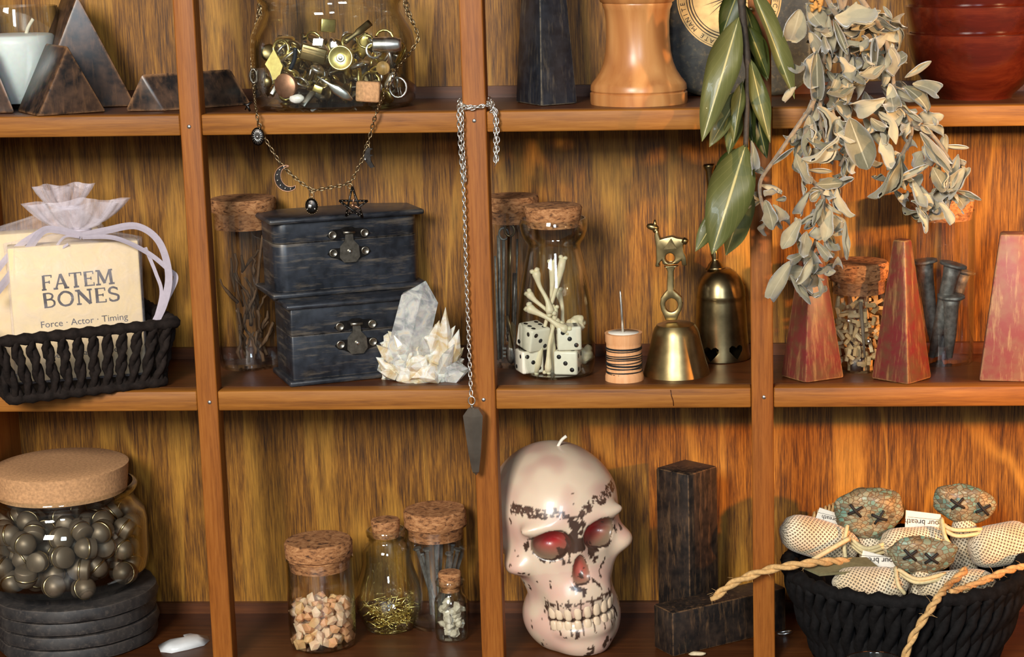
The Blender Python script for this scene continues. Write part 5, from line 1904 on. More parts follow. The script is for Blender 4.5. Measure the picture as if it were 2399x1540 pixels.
# a rolled bundle behind and a felt scrap
pa, pb = at(1905, 1206, .072), at(2000, 1180, .076)
t = thing('wicker_coil', pa, 'tan coiled raffia edge sticking out behind the left poppet', 'raffia coil')
for k in range(9):
    f = k / 8
    c = at(1905 + 70 * f, 1216 - 26 * math.sin(f * 1.4), .070 + .002 * f)
    MB().tube([c + Vector((.0010 * math.cos(i * .785), .004 * math.sin(i * .785), .0042 * math.cos(i * .785))) for i in range(8)], .0009, 6, closed=True).build('raffia_turn', JUTE, t)
MB().tube([at(1905, 1222, .071), at(1975, 1196, .073), at(2000, 1200, .074)], .003, 8).build('raffia_core', JUTE, t)
q = [at(u, v, y) for u, v, y in ((1875, 1325, -.004), (1945, 1306, .006), (2030, 1306, .010), (2060, 1330, -.004), (1980, 1340, -.016), (1920, 1345, -.014))]
mb = MB()
mb.add(q + [p + Vector((0, .0005, -.0016)) for p in q], [tuple(range(6)), tuple(range(11, 5, -1))] + [(i, i + 6, (i + 1) % 6 + 6, (i + 1) % 6) for i in range(6)])
tag(mb.build('felt_scrap', FELT, base=q[0]), 'olive felt scrap between the left and front poppets', 'felt scrap')


def scrap(label, corners, y, text, lean):
    """small folded paper: corners in pixels (bottom left, bottom right, top right, top left)"""
    P = [at(u, v, y + (lean if k > 1 else 0)) for k, (u, v) in enumerate(corners)]
    t = thing('paper_slip', P[0], label, 'paper slip', 'paper slips in the woven bowl')
    d = Vector((0, .0006, 0))
    mb = MB()
    mb.add(P + [p + d for p in P], [(0, 1, 2, 3), (7, 6, 5, 4), (0, 4, 5, 1), (1, 5, 6, 2), (2, 6, 7, 3), (3, 7, 4, 0)])
    o = mb.build('slip', PAPER, t)
    if text:
        X = (P[1] - P[0]).normalized()
        Y = (P[3] - P[0])
        Y = (Y - X * Y.dot(X)).normalized()
        N_ = X.cross(Y)
        M = Matrix((-X, -Y, N_)).transposed().to_4x4()         # the slip is tucked in upside down
        w, h = (P[1] - P[0]).length, (P[3] - P[0]).length
        M.translation = P[0] + X * w * .5 + Y * h * .56 - Vector((0, .0003, 0))
        vs_, fs_ = text_mesh(text, w * .22)
        MB().add(vs_, fs_, M).tube([P[0] + X * w * .06 + Y * h * .66 - Vector((0, .0002, 0)), P[0] + X * w * .94 + Y * h * .62 - Vector((0, .0002, 0))], .00012, 4).build('printed_words', INK, o, fix=False)
    return t


scrap('white paper slip printed your breath beside the right head', [(2120, 1240), (2205, 1246), (2204, 1206), (2122, 1196)], .050, 'your breath', .004)
scrap('white paper slip tucked above the front burlap roll', [(2012, 1328), (2098, 1330), (2096, 1310), (2022, 1290)], .010, 'your breath', .003)
scrap('small white paper slip behind the left poppet head', [(1908, 1222), (1972, 1236), (1970, 1206), (1920, 1190)], .058, 'breath', .003)

# --- jute twine
def twine(label, pts, r, seed):
    P = spline([at(u, v, y) for u, v, y in pts], 10)
    t = thing('jute_twine', P[0], label, 'twine', 'jute twine ends')
    for k in range(2):
        Q_ = []
        for i, p in enumerate(P):
            tg = (P[min(i + 1, len(P) - 1)] - P[max(i - 1, 0)]).normalized()
            n1 = tg.cross(Vector((0, 1, 0))).normalized()
            n2 = tg.cross(n1)
            a = i * .55 + k * math.pi
            Q_.append(p + (n1 * math.cos(a) + n2 * math.sin(a)) * r * .45)
        MB().tube(Q_, r * .62, 7).build('twine_strand', JUTE, t)
    rnd = random.Random(seed)
    mb = MB()
    for _ in range(26):
        p = rnd.choice(P)
        d = Vector((rnd.gauss(0, 1), rnd.gauss(-.3, .6), rnd.gauss(0, 1))).normalized() * rnd.uniform(.003, .008)
        mb.tube([p, p + d * .5 + Vector((0, 0, .001)), p + d], [.00016, .00012, .00006], 4)
    tag(mb.build('loose_fibres', JUTE, t), kind='stuff')


twine('tan jute twine end crossing in front of the upright strip', [(2000, 1318, .008), (1950, 1316, -.004), (1880, 1322, -.012), (1800, 1336, -.010), (1720, 1366, -.010), (1668, 1406, -.010)], .0026, 1)
twine('tan jute twine hanging down over the front of the woven bowl', [(2262, 1336, -.006), (2232, 1364, -.022), (2205, 1392, -.050), (2178, 1430, -.056), (2140, 1490, -.054), (2112, 1560, -.052)], .0024, 2)
twine('tan jute twine looped along the right rim of the bowl', [(2225, 1390, -.046), (2270, 1376, -.030), (2330, 1350, -.014), (2380, 1332, .0), (2420, 1330, .01)], .0024, 3)
# ---------------------------------------------------------------- hanging plants
def leaf_data(nx, ny, shape, cup, bend, wave, seed, thick, roll=False):
    """leaf along +x, unit length, half width 0.5 before scaling; cup lifts the edges, bend curls the length"""
    rnd = random.Random(seed)
    ph = rnd.uniform(0, 6)
    V, F, U = [], [], []
    for sgn in (1, -1):
        for i in range(nx + 1):
            x = i / nx
            w = shape(x)
            for j in range(ny + 1):
                v = -1 + 2 * j / ny
                hw = w * .5
                if roll:
                    fi = cup * v
                    y = hw * math.sin(fi) / cup
                    zz = hw * (1 - math.cos(fi)) / cup * .45 + wave * math.sin(x * 9 + ph + v * 1.3) * (abs(v) ** 1.5) * w
                    bx = bend * x
                    X, z = math.sin(bx) / bend - math.sin(bx) * zz, (1 - math.cos(bx)) / bend + math.cos(bx) * zz
                else:
                    z = cup * (abs(v) ** 1.6) * w + bend * (x - .45) ** 2 - bend * .2 + wave * math.sin(x * 9 + ph + v * 1.3) * (abs(v) ** 1.5) * w
                    y = v * hw * (1 - .18 * abs(cup) * abs(v))
                    X = x
                V.append((X, y, z + sgn * thick * .5))
                U.append((x, .5 + v * .5))
    n1 = (nx + 1) * (ny + 1)
    for i in range(nx):
        for j in range(ny):
            a = i * (ny + 1) + j
            b = a + ny + 1
            F.append((a, b, b + 1, a + 1))
            F.append((n1 + a, n1 + a + 1, n1 + b + 1, n1 + b))
    rim = [j for j in range(ny + 1)] + [i * (ny + 1) + ny for i in range(1, nx + 1)] + [nx * (ny + 1) + j for j in range(ny - 1, -1, -1)] + [i * (ny + 1) for i in range(nx - 1, 0, -1)]
    for k in range(len(rim)):
        a, b = rim[k], rim[(k + 1) % len(rim)]
        F.append((a, a + n1, b + n1, b))
    return V, F, U


def leaf_mesh(name, mat, *args):
    V, F, U = leaf_data(*args)
    me = bpy.data.meshes.new(name)
    me.from_pydata(V, [], F)
    uv = me.uv_layers.new(name='UVMap')
    for p in me.polygons:
        for li, vi in zip(p.loop_indices, p.vertices): uv.data[li].uv = U[vi]
    me.polygons.foreach_set('use_smooth', [True] * len(me.polygons))
    me.materials.append(mat)
    me.update()
    return me


def leaf_mat(name, c1, c2, vein, rough, vw=0.035, side=0.35, sheen=0.0, trans=0.15, coat=0.0):
    t = NT(name)
    uv = t.n('UVMap')
    sp = t.n('SeparateXYZ')
    t.l(uv, 0, sp, 0)
    co = t.coords()
    n = t.noise(co, 3.0, 4)
    oi = t.n('ObjectInfo')
    mixr = t.mix(.55, (n, 0), (oi, 'Random'))
    base = t.ramp(mixr, 2, [(.25, c1), (.75, c2)])
    d = t.n('Math', operation='SUBTRACT')
    d.inputs[1].default_value = .5
    t.l(sp, 1, d, 0)
    ab = t.n('Math', operation='ABSOLUTE')
    t.l(d, 0, ab, 0)
    rib = t.ramp(ab, 0, [(vw * .5, 1.0), (vw, 0.0)])
    # side veins run forward from the midrib
    ad = t.n('Math', operation='MULTIPLY_ADD')
    ad.inputs[1].default_value = -.9
    t.l(ab, 0, ad, 0)
    t.l(sp, 0, ad, 2)
    ml = t.n('Math', operation='MULTIPLY')
    ml.inputs[1].default_value = 46.0
    t.l(ad, 0, ml, 0)
    sn = t.n('Math', operation='SINE')
    t.l(ml, 0, sn, 0)
    sv = t.ramp(sn, 0, [(.93, 0.0), (1.0, side)])
    al = t.mix(1.0, (rib, 0), (sv, 0), 'LIGHTEN')
    f = t.mix((al, 2), (base, 0), vein)
    t.l(f, 2, t.bsdf, 'Base Color')
    t.bump(al, 2, .25, .0006)
    t.set(Roughness=rough, Sheen_Weight=sheen, Coat_Weight=coat)
    if trans:
        tl_ = t.n('BsdfTranslucent')
        t.l(f, 2, tl_, 0)
        mx = t.n('MixShader')
        mx.inputs[0].default_value = trans
        t.l(t.bsdf, 0, mx, 1)
        t.l(tl_, 0, mx, 2)
        t.l(mx, 0, t.out, 0)
    return t.m


# --- bay branch
BAY = leaf_mat('glossy bay leaf', srgb(92, 96, 48), srgb(132, 130, 78), srgb(206, 190, 122), .45, side=.10, coat=.1)
BAY_DARK = leaf_mat('dark bay leaf', srgb(44, 54, 18), srgb(66, 74, 28), srgb(150, 140, 70), .45, side=.08)
BAY_STEM = plain('dark brown stem bark', srgb(62, 50, 38), .7, var=.3, bump=.3)
lance = lambda x: max(.012, (math.sin(math.pi * min(1, x ** .85)) ** .9))
bays = [leaf_mesh('bay_leaf', BAY, 16, 6, lance, .14, .12, .11, 1, .004), leaf_mesh('bay_leaf', BAY, 16, 6, lance, .22, -.16, .10, 2, .004), leaf_mesh('bay_leaf', BAY, 16, 6, lance, .05, .16, .09, 3, .004)]
bayd = [leaf_mesh('bay_leaf', BAY_DARK, 16, 6, lance, .15, .12, .05, 4, .004), leaf_mesh('bay_leaf', BAY_DARK, 16, 6, lance, .2, -.1, .06, 5, .004)]
YB = -.030
tby = thing('bay_branch', at(1745, 340, YB), 'hanging branch of long green bay leaves', 'bay branch')
MB().tube(spline([at(1734, -30, YB), at(1742, 60, YB), at(1752, 160, YB), at(1750, 260, YB + .002), at(1747, 345, YB - .002)], 6), [.0022] * 12 + [.0016] * 13, 8).build('stem', BAY_STEM, tby)


def put_leaf(parent, me, a, b, wid, y0, y1, face=(0, -1, .15), roll_=0.0, name='leaf', zs=.6):
    A, B = at(*a, y0), at(*b, y1)
    L_ = (B - A).length
    s_ = mp(A)
    M = frame(A, B - A, Vector(face)) @ Matrix.Rotation(roll_, 4, 'X') @ Matrix.Diagonal((L_, wid * s_, L_ * zs, 1))
    return inst(name, me, M, parent)


BL_ = [  # base, tip, width, y base, y tip, mesh, roll
    ((1745, 10), (1798, 190), 50, YB + .008, YB + .012, bayd[0], .3), ((1752, 60), (1800, 185), 44, YB + .006, YB + .010, bayd[1], -.3),
    ((1752, 170), (1764, 345), 36, YB + .008, YB + .008, bayd[0], .2), ((1770, 255), (1797, 372), 40, YB + .010, YB + .010, bayd[1], .2),
    ((1737, -40), (1688, 92), 60, YB + .003, YB + .001, bayd[0], -.2), ((1731, 40), (1645, 332), 82, YB - .003, YB - .010, bays[0], .12),
    ((1762, -25), (1862, 232), 50, YB - .002, YB - .010, bays[1], -.25), ((1758, 138), (1804, 335), 44, YB - .001, YB, bays[2], -.2),
    ((1740, 190), (1718, 335), 34, YB + .002, YB, bays[0], .3), ((1735, 210), (1662, 345), 52, YB + .005, YB + .004, bays[2], .2),
    ((1735, 250), (1706, 362), 44, YB + .006, YB + .005, bays[1], .2), ((1722, 348), (1676, 445), 46, YB + .006, YB + .006, bayd[0], .2),
    ((1720, 430), (1630, 590), 62, YB + .006, YB + .008, bays[2], .5), ((1752, 430), (1700, 600), 66, YB + .006, YB + .008, bays[1], -.3),
    ((1747, 338), (1668, 596), 112, YB - .003, YB - .008, bays[0], .1), ((1742, 500), (1732, 560), 30, YB + .008, YB + .01, bayd[1], 0)]
for a, b, w, y0, y1, me, rl in BL_: put_leaf(tby, me, a, b, w, y0, y1, roll_=rl)

# --- dried sage bunch
SAGE = leaf_mat('felted dried sage leaf', srgb(122, 114, 86), srgb(196, 182, 148), srgb(190, 178, 146), .9, .03, .10, .8, .15)
SAGE_STEM = plain('pale woolly sage stem', srgb(140, 120, 96), .9, var=.25, bump=.3, Sheen_Weight=.4)
obov = lambda x: max(.05, math.sin(math.pi * min(1, x * .985 + .008) ** 1.25) ** .5)
sg = [leaf_mesh('sage_leaf', SAGE, 12, 7, obov, c, b, w, k + 10, .05, True) for k, (c, b, w) in enumerate([(1.0, .8, .10), (1.9, -1.2, .08), (-1.6, 1.3, .08), (2.4, .7, .05), (-1.0, -1.5, .12), (2.1, 1.7, .06), (1.4, -2.0, .10)])]
YS = -.032
tsg = thing('sage_bunch', at(1985, 0, YS), 'hanging bunch of curled grey green dried sage', 'sage bunch')
Z4 = lambda x, y: (1640 + x / 2.75, y / 2.75)
Z8 = lambda x, y: (1720 + x / 2.655, 400 + y / 2.655)
stems = [[(1985, -20), (1962, 60), (1930, 150), (1905, 240), (1866, 300), (1818, 370), (1782, 425), (1786, 480), (1806, 530)],
         [(1905, 235), (1886, 330), (1895, 410), (1928, 455), (1922, 530), (1892, 620), (1882, 690)],
         [(2005, -20), (2058, 60), (2084, 130), (2098, 220), (2130, 285), (2182, 315), (2222, 372), (2246, 425), (2212, 490)],
         [(1962, -20), (1988, 100), (1972, 200), (1950, 262), (1992, 330), (1968, 390)],
         [(2092, 220), (2135, 300), (2112, 370), (2094, 445)],
         [(1930, -20), (1965, 40), (2010, 45), (2050, 60)],
         [(1950, 190), (1920, 250), (1935, 330), (1990, 385)]]
spts = []
rnd = random.Random(31)
for k, st in enumerate(stems):
    P = spline([at(u, v, YS + .004 * math.sin(k * 2 + i)) for i, (u, v) in enumerate(st)], 6)
    MB().tube(P, [.0016 * (1 - .45 * i / len(P)) for i in range(len(P))], 7).build('stem', SAGE_STEM, tsg)
    spts.append(P)
big = [Z4(*q[:2]) + Z4(*q[2:4]) + (q[4] / 2.75,) for q in [
    (870, 110, 1150, 190, 170), (750, 330, 760, 650, 150), (800, 220, 820, 410, 80), (860, 200, 715, 230, 60), (900, 370, 1055, 475, 80), (1190, 420, 1060, 600, 150), (1190, 630, 970, 770, 120),
    (1220, 540, 1290, 770, 100), (1310, 560, 1490, 660, 140), (1370, 540, 1590, 585, 130), (1320, 500, 1465, 430, 90), (1220, 310, 1370, 450, 150), (690, 890, 830, 1050, 100), (760, 690, 1050, 985, 170),
    (960, 760, 1070, 1055, 180), (890, 880, 760, 1095, 130), (620, 560, 530, 640, 60), (470, 1060, 625, 940, 60), (620, 990, 640, 1200, 80), (820, 1230, 1010, 1060, 75), (330, 910, 380, 1110, 60),
    (1170, 890, 1210, 1120, 90), (1280, 990, 1220, 1315, 130), (1450, 870, 1560, 1090, 120), (1480, 1060, 1280, 1170, 100), (1500, 1080, 1575, 1230, 100), (1370, 1160, 1420, 1410, 120), (1700, 1080, 1540, 1310, 130),
    (1740, 1080, 1640, 1260, 80), (1390, 1340, 1480, 1440, 75), (1540, 1310, 1635, 1405, 75), (1420, 850, 1660, 1070, 90), (410, 1230, 500, 1310, 80), (490, 1290, 610, 1290, 60), (470, 1320, 605, 1455, 75),
    (420, 1290, 500, 1475, 90), (640, 60, 600, 280, 230), (1010, 10, 980, 90, 60), (1180, 40, 1240, 130, 60), (850, 20, 820, 120, 60), (560, 420, 700, 560, 120), (880, 480, 900, 560, 60), (930, 440, 980, 510, 60), (820, 460, 870, 520, 60),
    (1100, 760, 1190, 860, 90), (1310, 700, 1440, 780, 80), (1260, 760, 1350, 810, 70), (1000, 560, 880, 700, 90), (1040, 300, 950, 250, 60), (1090, 350, 1060, 450, 90)]]
low = [Z8(*q[:2]) + Z8(*q[2:4]) + (q[4] / 2.655,) for q in [
    (470, 130, 360, 300, 90), (640, 110, 665, 310, 90), (690, 320, 660, 515, 75), (600, 350, 500, 460, 80), (560, 400, 605, 575, 95), (440, 470, 530, 645, 105), (410, 300, 330, 470, 90), (480, 540, 430, 690, 85),
    (360, 560, 205, 790, 130), (350, 650, 420, 820, 75), (480, 610, 480, 805, 125), (530, 670, 580, 765, 55), (300, 430, 430, 350, 75), (600, 240, 590, 430, 75), (610, 400, 710, 375, 60), (510, 440, 600, 570, 75),
    (560, 170, 480, 300, 80), (520, 200, 570, 330, 80), (400, 380, 470, 520, 90), (560, 560, 600, 500, 60), (450, 380, 390, 560, 80)]]
for k, (u0, v0, u1, v1, w) in enumerate(big + low):
    y0 = YS - .006 + rnd.uniform(-.008, .006)
    put_leaf(tsg, sg[k % 7], (u0, v0), (u1 + (u1 - u0) * .12, v1 + (v1 - v0) * .12), w * 1.25, y0, y0 + rnd.uniform(-.012, .008), face=(rnd.uniform(-.5, .5), -1, rnd.uniform(-.3, .6)), roll_=rnd.uniform(-.6, .6), zs=1.0)
for k in range(110):
    st = rnd.choice([0, 1, 1, 2, 2, 3, 3, 4, 5, 6])
    P = spts[st]
    p = P[rnd.randrange(3, len(P))]
    u, v = px(p)
    if v < -30: continue
    a = rnd.uniform(0, 6.28)
    L_ = rnd.uniform(32, 70)
    du, dv = math.cos(a) * L_, abs(math.sin(a)) * L_ * rnd.choice((1, 1, 1, -.5))
    y0 = p.y + rnd.uniform(-.003, .008)
    put_leaf(tsg, sg[rnd.randrange(7)], (u, v), (u + du, v + dv), rnd.uniform(24, 46), y0, y0 + rnd.uniform(-.010, .012), face=(rnd.uniform(-.8, .8), -1, rnd.uniform(-.6, .8)), roll_=rnd.uniform(-1, 1), zs=1.0)
for (u0, u1, v0, v1, cnt, l0, l1) in ((1885, 2105, 10, 330, 64, 55, 105), (2075, 2255, 270, 490, 26, 45, 85), (1830, 1975, 400, 670, 26, 40, 75)):
    for _ in range(cnt):
        u, v = rnd.uniform(u0, u1), rnd.uniform(v0, v1)
        a, L_ = rnd.gauss(1.57, .9), rnd.uniform(l0, l1)
        y0 = YS + rnd.uniform(-.006, .012)
        put_leaf(tsg, sg[rnd.randrange(7)], (u, v), (u + math.cos(a) * L_, v + math.sin(a) * L_), L_ * rnd.uniform(.5, .75), y0, y0 + rnd.uniform(-.014, .010), face=(rnd.uniform(-.8, .8), -1, rnd.uniform(-.6, .8)), roll_=rnd.uniform(-.9, .9), zs=1.0)
# tiny golden flower head at the top of the picture
t_ = MB()
for k in range(12):
    p = at(1912 + rnd.uniform(-12, 12), 6 + rnd.uniform(-14, 16), YS - .004)
    t_.ico(p, .0016, 1, (1, .6, 1.4), rot=(rnd.uniform(0, 3), 0, rnd.uniform(0, 3)))
t_.build('dry_flower', plain('golden dry petals', srgb(190, 140, 72), .8), tsg)
# ---------------------------------------------------------------- skull candle
import numpy as np

csk = rbase(1318, .0475, Z3)
ztop = at(1312, 1043, csk.y).z
H = ztop - Z3
psi = math.radians(22)                                 # the face is turned to the right of the picture
FW = Vector((math.sin(psi), -math.cos(psi), 0))
RT_ = Vector((math.cos(psi), math.sin(psi), 0))
MS = Matrix((RT_ * H, FW * H, Vector((0, 0, 1)) * H)).transposed().to_4x4()
MS.translation = Vector((csk.x, csk.y, Z3))


def sk_ell(P, c, r):
    q = (P - np.array(c)) / np.array(r)
    k0 = np.linalg.norm(q, axis=1)
    k1 = np.linalg.norm(q / np.array(r), axis=1)
    return k0 * (k0 - 1) / np.maximum(k1, 1e-9)


def smin(a, b, k):
    h = np.clip(.5 + .5 * (b - a) / k, 0, 1)
    return b * (1 - h) + a * h - k * h * (1 - h)


def smax(a, b, k):
    return -smin(-a, -b, k)


TILT, LEAN = .13, .10                                  # the head leans: right side a little higher, crown to the left


def straight(P):
    """undo the lean of the head"""
    A = np.array(P, dtype=float).copy()
    A[:, 0] = A[:, 0] + LEAN * (A[:, 2] - .45)
    A[:, 2] = A[:, 2] - TILT * A[:, 0] * np.clip(A[:, 2] / .3, 0, 1)
    return A


EYE_C, EYE_R = (.132, .375, .605), (.100, .150, .078)
NOSE_C, NOSE_R = (0, .400, .462), (.050, .090, .078)


def skull_sdf(P):
    zr = P[:, 2].copy()
    A = straight(P)
    A[:, 0] = np.abs(A[:, 0])                          # left and right alike
    d = sk_ell(A, (0, -.045, .665), (.325, .385, .335))
    d = smin(d, sk_ell(A, (0, .08, .70), (.290, .285, .27)), .06)
    d = smin(d, sk_ell(A, (0, .12, .47), (.250, .225, .28)), .07)
    d = smin(d, sk_ell(A, (0, .07, .15), (.245, .265, .22)), .08)
    d = smin(d, sk_ell(A, (.0, .240, .07), (.13, .11, .10)), .05)             # chin
    d = smin(d, sk_ell(A, (.262, .175, .500), (.066, .085, .056)), .085)        # cheek bone
    d = smin(d, sk_ell(A, (.130, .305, .700), (.130, .050, .036)), .06)        # brow ridge
    d = smin(d, sk_ell(A, (0, .325, .590), (.036, .050, .090)), .05)           # nose bridge
    d = smin(d, sk_ell(A, (0, .280, .300), (.155, .105, .12)), .06)            # upper jaw
    d = smin(d, sk_ell(A, (0, .275, .140), (.145, .10, .060)), .03)            # lower jaw
    d = smax(d, -sk_ell(A, EYE_C, EYE_R), .02)                                 # eye socket
    N_ = A.copy()
    N_[:, 0] = N_[:, 0] * np.clip(1 + 7 * (N_[:, 2] - .445), .6, 3)
    d = smax(d, -sk_ell(N_, NOSE_C, NOSE_R), .015)                              # nose opening
    d = smax(d, -sk_ell(A, (.395, .17, .66), (.085, .17, .11)), .06)           # temple
    d = smax(d, -sk_ell(A, (.320, .24, .340), (.090, .13, .100)), .07)         # hollow under the cheek
    d = smax(d, -(zr - .002), .004)
    return d


def surface_nets(f, lo, hi, n):
    """quads of the zero level of f on a regular grid"""
    lo, hi = np.array(lo), np.array(hi)
    h = (hi - lo) / (n - 1)
    ax = [np.linspace(lo[i], hi[i], n) for i in range(3)]
    G = np.stack(np.meshgrid(*ax, indexing='ij'), -1).reshape(-1, 3)
    D = f(G).reshape(n, n, n)
    S = D < 0
    m = n - 1
    acc = np.zeros((m, m, m, 3))
    cnt = np.zeros((m, m, m))
    cor = [(i, j, k) for i in (0, 1) for j in (0, 1) for k in (0, 1)]
    sl = lambda c: (slice(c[0], c[0] + m), slice(c[1], c[1] + m), slice(c[2], c[2] + m))
    for a in range(8):
        for b in range(a + 1, 8):
            ca, cb = np.array(cor[a]), np.array(cor[b])
            if abs(ca - cb).sum() != 1: continue
            da, db = D[sl(cor[a])], D[sl(cor[b])]
            x = (da < 0) != (db < 0)
            t = np.where(x, da / np.where(x, da - db, 1), 0)
            acc += np.where(x[..., None], ca + (cb - ca) * t[..., None], 0)
            cnt += x
    on_ = cnt > 0
    idx = np.full((m, m, m), -1)
    idx[on_] = np.arange(on_.sum())
    I = np.argwhere(on_)
    V = lo + (I + acc[on_] / cnt[on_][:, None]) * h
    F_ = []
    for d in range(3):
        e = np.zeros(3, int)
        e[d] = 1
        u, w = [(1, 2), (2, 0), (0, 1)][d]
        A = S[sl((0, 0, 0))]
        B = S[sl(tuple(e))]
        E_ = np.argwhere(A != B)
        E_ = E_[(E_[:, u] > 0) & (E_[:, w] > 0)]
        fl = A[tuple(E_.T)]
        du, dw = np.zeros(3, int), np.zeros(3, int)
        du[u], dw[w] = 1, 1
        q = [idx[tuple((E_ - o).T)] for o in (du * 0, du, du + dw, dw)]
        Q = np.stack(q, 1)
        Q[~fl] = Q[~fl][:, ::-1]
        F_ += Q[(Q >= 0).all(1)].tolist()
    return V, F_


VS, faces = surface_nets(skull_sdf, (-.42, -.46, -.012), (.42, .44, 1.03), 118)
tsk = thing('skull_candle', csk, 'pale wax skull candle with red eye sockets and a short wick', 'candle')
VS[:, 2] = np.maximum(VS[:, 2], 0.0)
mb = MB().add([tuple(v) for v in VS], faces, MS, True)
# painted colours: wax, red in the sockets, brown stain on brow, seams and creases
WAXC, REDC, BRN = np.array(srgb(224, 200, 174)[:3]), np.array(srgb(176, 34, 40)[:3]), np.array(srgb(74, 54, 44)[:3])
PINKC, TAUPE = np.array(srgb(214, 160, 148)[:3]), np.array(srgb(132, 110, 88)[:3])


def skull_paint(v):
    x, y, z = straight(np.array([v]))[0]
    ax = abs(x)
    n1 = noise.noise(Vector((x * 9, y * 9, z * 9)))
    n2 = noise.noise(Vector((x * 34, y * 34, z * 22)) + Vector((3, 1, 7)))
    n3 = noise.noise(Vector((x * 70, y * 70, z * 70)))
    c = WAXC * (1 + .05 * n1)
    c = c + (PINKC - c) * max(0, min(.55, .9 * n1 + .10 + (.22 if z < .46 else 0) + (.2 if y < .0 else 0)))
    c = c + (TAUPE - c) * max(0, min(.3, .5 * (z - .78) + .25 * n1))
    front = y > .10
    w_ = .06 * n2 + .04 * n3
    de = math.sqrt(((ax - EYE_C[0]) / EYE_R[0]) ** 2 + ((y - EYE_C[1]) / EYE_R[1]) ** 2 + ((z - EYE_C[2]) / EYE_R[2]) ** 2)
    e = math.sqrt(((ax - EYE_C[0]) / EYE_R[0]) ** 2 + ((z - EYE_C[2]) / EYE_R[2]) ** 2)
    if front and de < 1.10 and e < 1.02 + w_:
        inner = math.sqrt(((ax - .10) / .085) ** 2 + ((z - EYE_C[2] - .012) / .062) ** 2)
        f = max(0, min(1, 1.25 - inner))
        c = TAUPE + (REDC - TAUPE) * f
        if e > .90 + w_: c = BRN * (.8 + .4 * f)
    elif front and e < 1.10 + w_ and y > .2 and n2 > -.1: c = BRN
    xo, x = x, x * max(.6, min(3, 1 + 7 * (z - .445)))
    dn = math.sqrt((x / NOSE_R[0]) ** 2 + ((y - NOSE_C[1]) / NOSE_R[1]) ** 2 + ((z - NOSE_C[2]) / NOSE_R[2]) ** 2)
    q = math.sqrt((x / NOSE_R[0]) ** 2 + ((z - NOSE_C[2]) / NOSE_R[2]) ** 2)
    if front and dn < 1.12 and q < 1.02:
        c = TAUPE * 1.15 + (REDC * 1.2 - TAUPE) * max(0, min(.6, 1 - q))
        if q > .90 + w_: c = BRN
    x = xo
    # stained brow band and bridge of the nose
    zb = .760 + .10 * min(ax, .3) - .05 * math.exp(-(ax / .05) ** 2)
    n5 = noise.noise(Vector((x * 110, y * 110, z * 150)))
    if front and abs(z - zb) < .020 + .016 * n2 and ax < .27 and n2 * .5 + .6 * n3 + .7 * n5 > -.10: c = BRN * (1.0 + 1.1 * max(0, n3 + .3))
    if front and ax < .040 + .03 * n2 and .555 < z < .735 and n2 + .5 * n3 > -.25: c = BRN * 1.1
    if front and .045 < ax < .085 and .50 < z < .57 and n2 > -.08: c = BRN * 1.1
    # scattered scuffs low on the face and jaw
    if y > -.1 and z < .50:
        st = noise.noise(Vector((x * 26 + n1 * 2, y * 26, z * 10)) + Vector((11, 4, 2)))
        if st + .30 * n3 > .44: c = BRN
    if y > .0 and .50 < z < .85 and n2 + .5 * n1 + .3 * n3 > .74: c = BRN * 1.6
    # gum creases between and around the teeth
    if front and ax < .168 and .12 < z < .36 and y > .19:
        wv = abs(math.sin(math.asin(max(-1, min(1, x / .178))) * 9.3 + .5 * math.pi))
        if wv < .22 + .1 * n2 and .13 < z < .325: c = BRN * 1.2
        if abs(z - .212) < .012: c = BRN * 1.05
        if abs(z - .30) < .008 + .01 * n2 and n3 > -.1: c = BRN * 1.2
    return (float(max(0, min(1, c[0]))), float(max(0, min(1, c[1]))), float(max(0, min(1, c[2]))), 1.0)


def skull_mat():
    t = NT('painted skull wax')
    a = t.n('VertexColor', layer_name='paint')
    t.l(a, 0, t.bsdf, 'Base Color')
    co = t.coords()
    n = t.noise(co, 240, 4)
    t.bump(n, 0, .12, .0004)
    t.set(Roughness=.33, Subsurface_Weight=.25, Subsurface_Scale=.004, Coat_Weight=.2)
    return t.m


SKULL = skull_mat()
so = mb.build('skull_body', SKULL, tsk)
ca = so.data.color_attributes.new('paint', 'FLOAT_COLOR', 'POINT')
ca.data.foreach_set('color', [q for v in VS for q in skull_paint(v)])
# teeth along the jaw
TOOTH = plain('ivory painted teeth', srgb(226, 200, 168), .35, var=.1, ns=150)
for row, z0, h0 in ((0, .252, .072), (1, .178, .060)):
    for k in range(9):
        f = (k - 4) / 4.0
        ang = f * math.radians(66)
        x0 = .166 * math.sin(ang)
        # walk from in front of the mouth back to the surface
        lo, hi = .0, .6
        nrm_ = Vector((math.sin(ang), math.cos(ang), 0))
        zz = z0 + TILT * x0 * min(1, z0 / .3)
        xx = x0 - LEAN * (z0 - .45)
        t0 = .5
        for _ in range(60):
            p = Vector((xx, .05, zz)) + nrm_ * t0 * Vector((.25, 1, 0)).length
            p = Vector((xx * (.55 + .45 * min(1, t0 / .3)), .0 + t0, zz))
            dd = skull_sdf(np.array([[p.x, p.y, p.z]]))[0]
            t0 -= max(-.02, min(.03, dd)) * .7
        p.y -= .004
        M = MS @ Matrix.Translation(p) @ Matrix.Rotation(-ang * .8, 4, 'Z') @ Matrix.Rotation(-TILT, 4, 'Y')
        m2 = MB()
        bm = bmesh.new()
        bmesh.ops.create_icosphere(bm, subdivisions=2, radius=1)
        for v in bm.verts:
            s3 = [math.copysign(abs(q) ** .62, q) for q in v.co]
            v.co = Vector((s3[0] * .0185, s3[1] * .013, s3[2] * h0 * .5 * (1.05 if abs(k - 4) < 3 else .9)))
        m2.bm(bm, M, True).build('tooth', TOOTH, tsk)
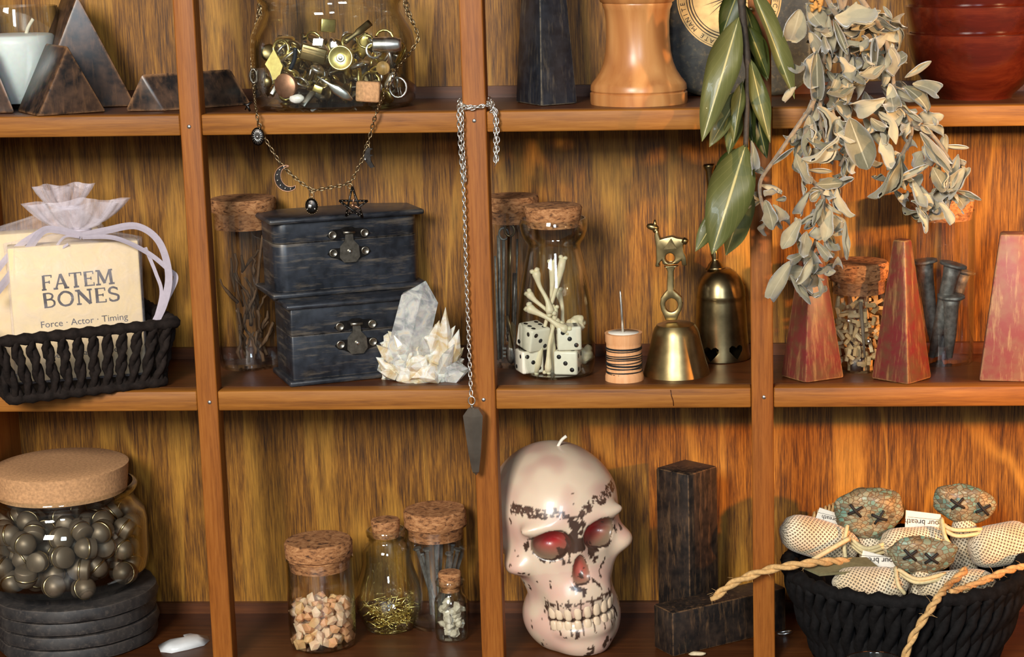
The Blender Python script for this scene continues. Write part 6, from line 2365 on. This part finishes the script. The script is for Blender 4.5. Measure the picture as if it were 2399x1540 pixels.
a, b = at(1302, 1044, csk.y - .002), at(1327, 1022, csk.y - .002)
a.z = min(a.z, ztop - .001)
MB().tube(spline([a + Vector((0, 0, -.002)), a.lerp(b, .5) + Vector((0, 0, .0006)), b], 4), .0010, 8).build('wick', plain('white wick', srgb(230, 222, 206), .8), tsk)

# ---------------------------------------------------------------- small things on the lower shelf
o_ = [(370, 1513), (400, 1506), (436, 1501), (428, 1493), (456, 1487), (486, 1491), (492, 1502), (478, 1514), (440, 1524), (402, 1532), (376, 1529)]
P = [on(u, v, Z3) for u, v in o_]
c = sum(P, Vector()) / len(P)
vs_ = [p + Vector((0, 0, .0002)) for p in P] + [c + (p - c) * .55 + Vector((0, 0, .0034)) for p in P] + [c + Vector((0, 0, .0042))]
n = len(P)
fs_ = [(i, (i + 1) % n, n + (i + 1) % n, n + i) for i in range(n)] + [(n + i, n + (i + 1) % n, 2 * n) for i in range(n)] + [tuple(range(n - 1, -1, -1))]
tag(MB().add(vs_, fs_, None, True).build('shell_shard', plain('pearly white shell', srgb(226, 228, 228), .22, var=.08, ns=90, Coat_Weight=.5), base=c), 'thin pearly white shell shard lying by the left upright strip', 'shell')
p = on(1838, 1486, Z3) + Vector((0, -.001, .0012))
tag(MB().tube([p + Vector((math.cos(i * .524) * .0042, math.sin(i * .524) * .0022, .0006 * math.cos(i * .524))) for i in range(12)], .0008, 6, closed=True).build('wire_loop', SILVER, base=p), 'small steel wire loop beside the end of the black block', 'wire loop')
p = on(1634, 1536, Z3) + Vector((0, -.001, .0014))
tag(MB().ico(p, .0035, 2, (1.5, .6, .35), .4, 2, 3).build('wax_chip', plain('pale wax chip', srgb(214, 196, 160), .6), base=p), 'pale chip on the shelf in front of the lying block', 'chip')
# knob on the third upright
p = at(1760, 22, 0)
tag(MB().ico(Vector((p.x, -.0015, p.z)), .0018, 2).tube([Vector((p.x, .001, p.z)), Vector((p.x, -.001, p.z))], .0009, 8).build('brass_tack', BRASS, base=(p.x, 0, p.z)), 'round brass tack pushed into the upright behind the bay leaves', 'tack')
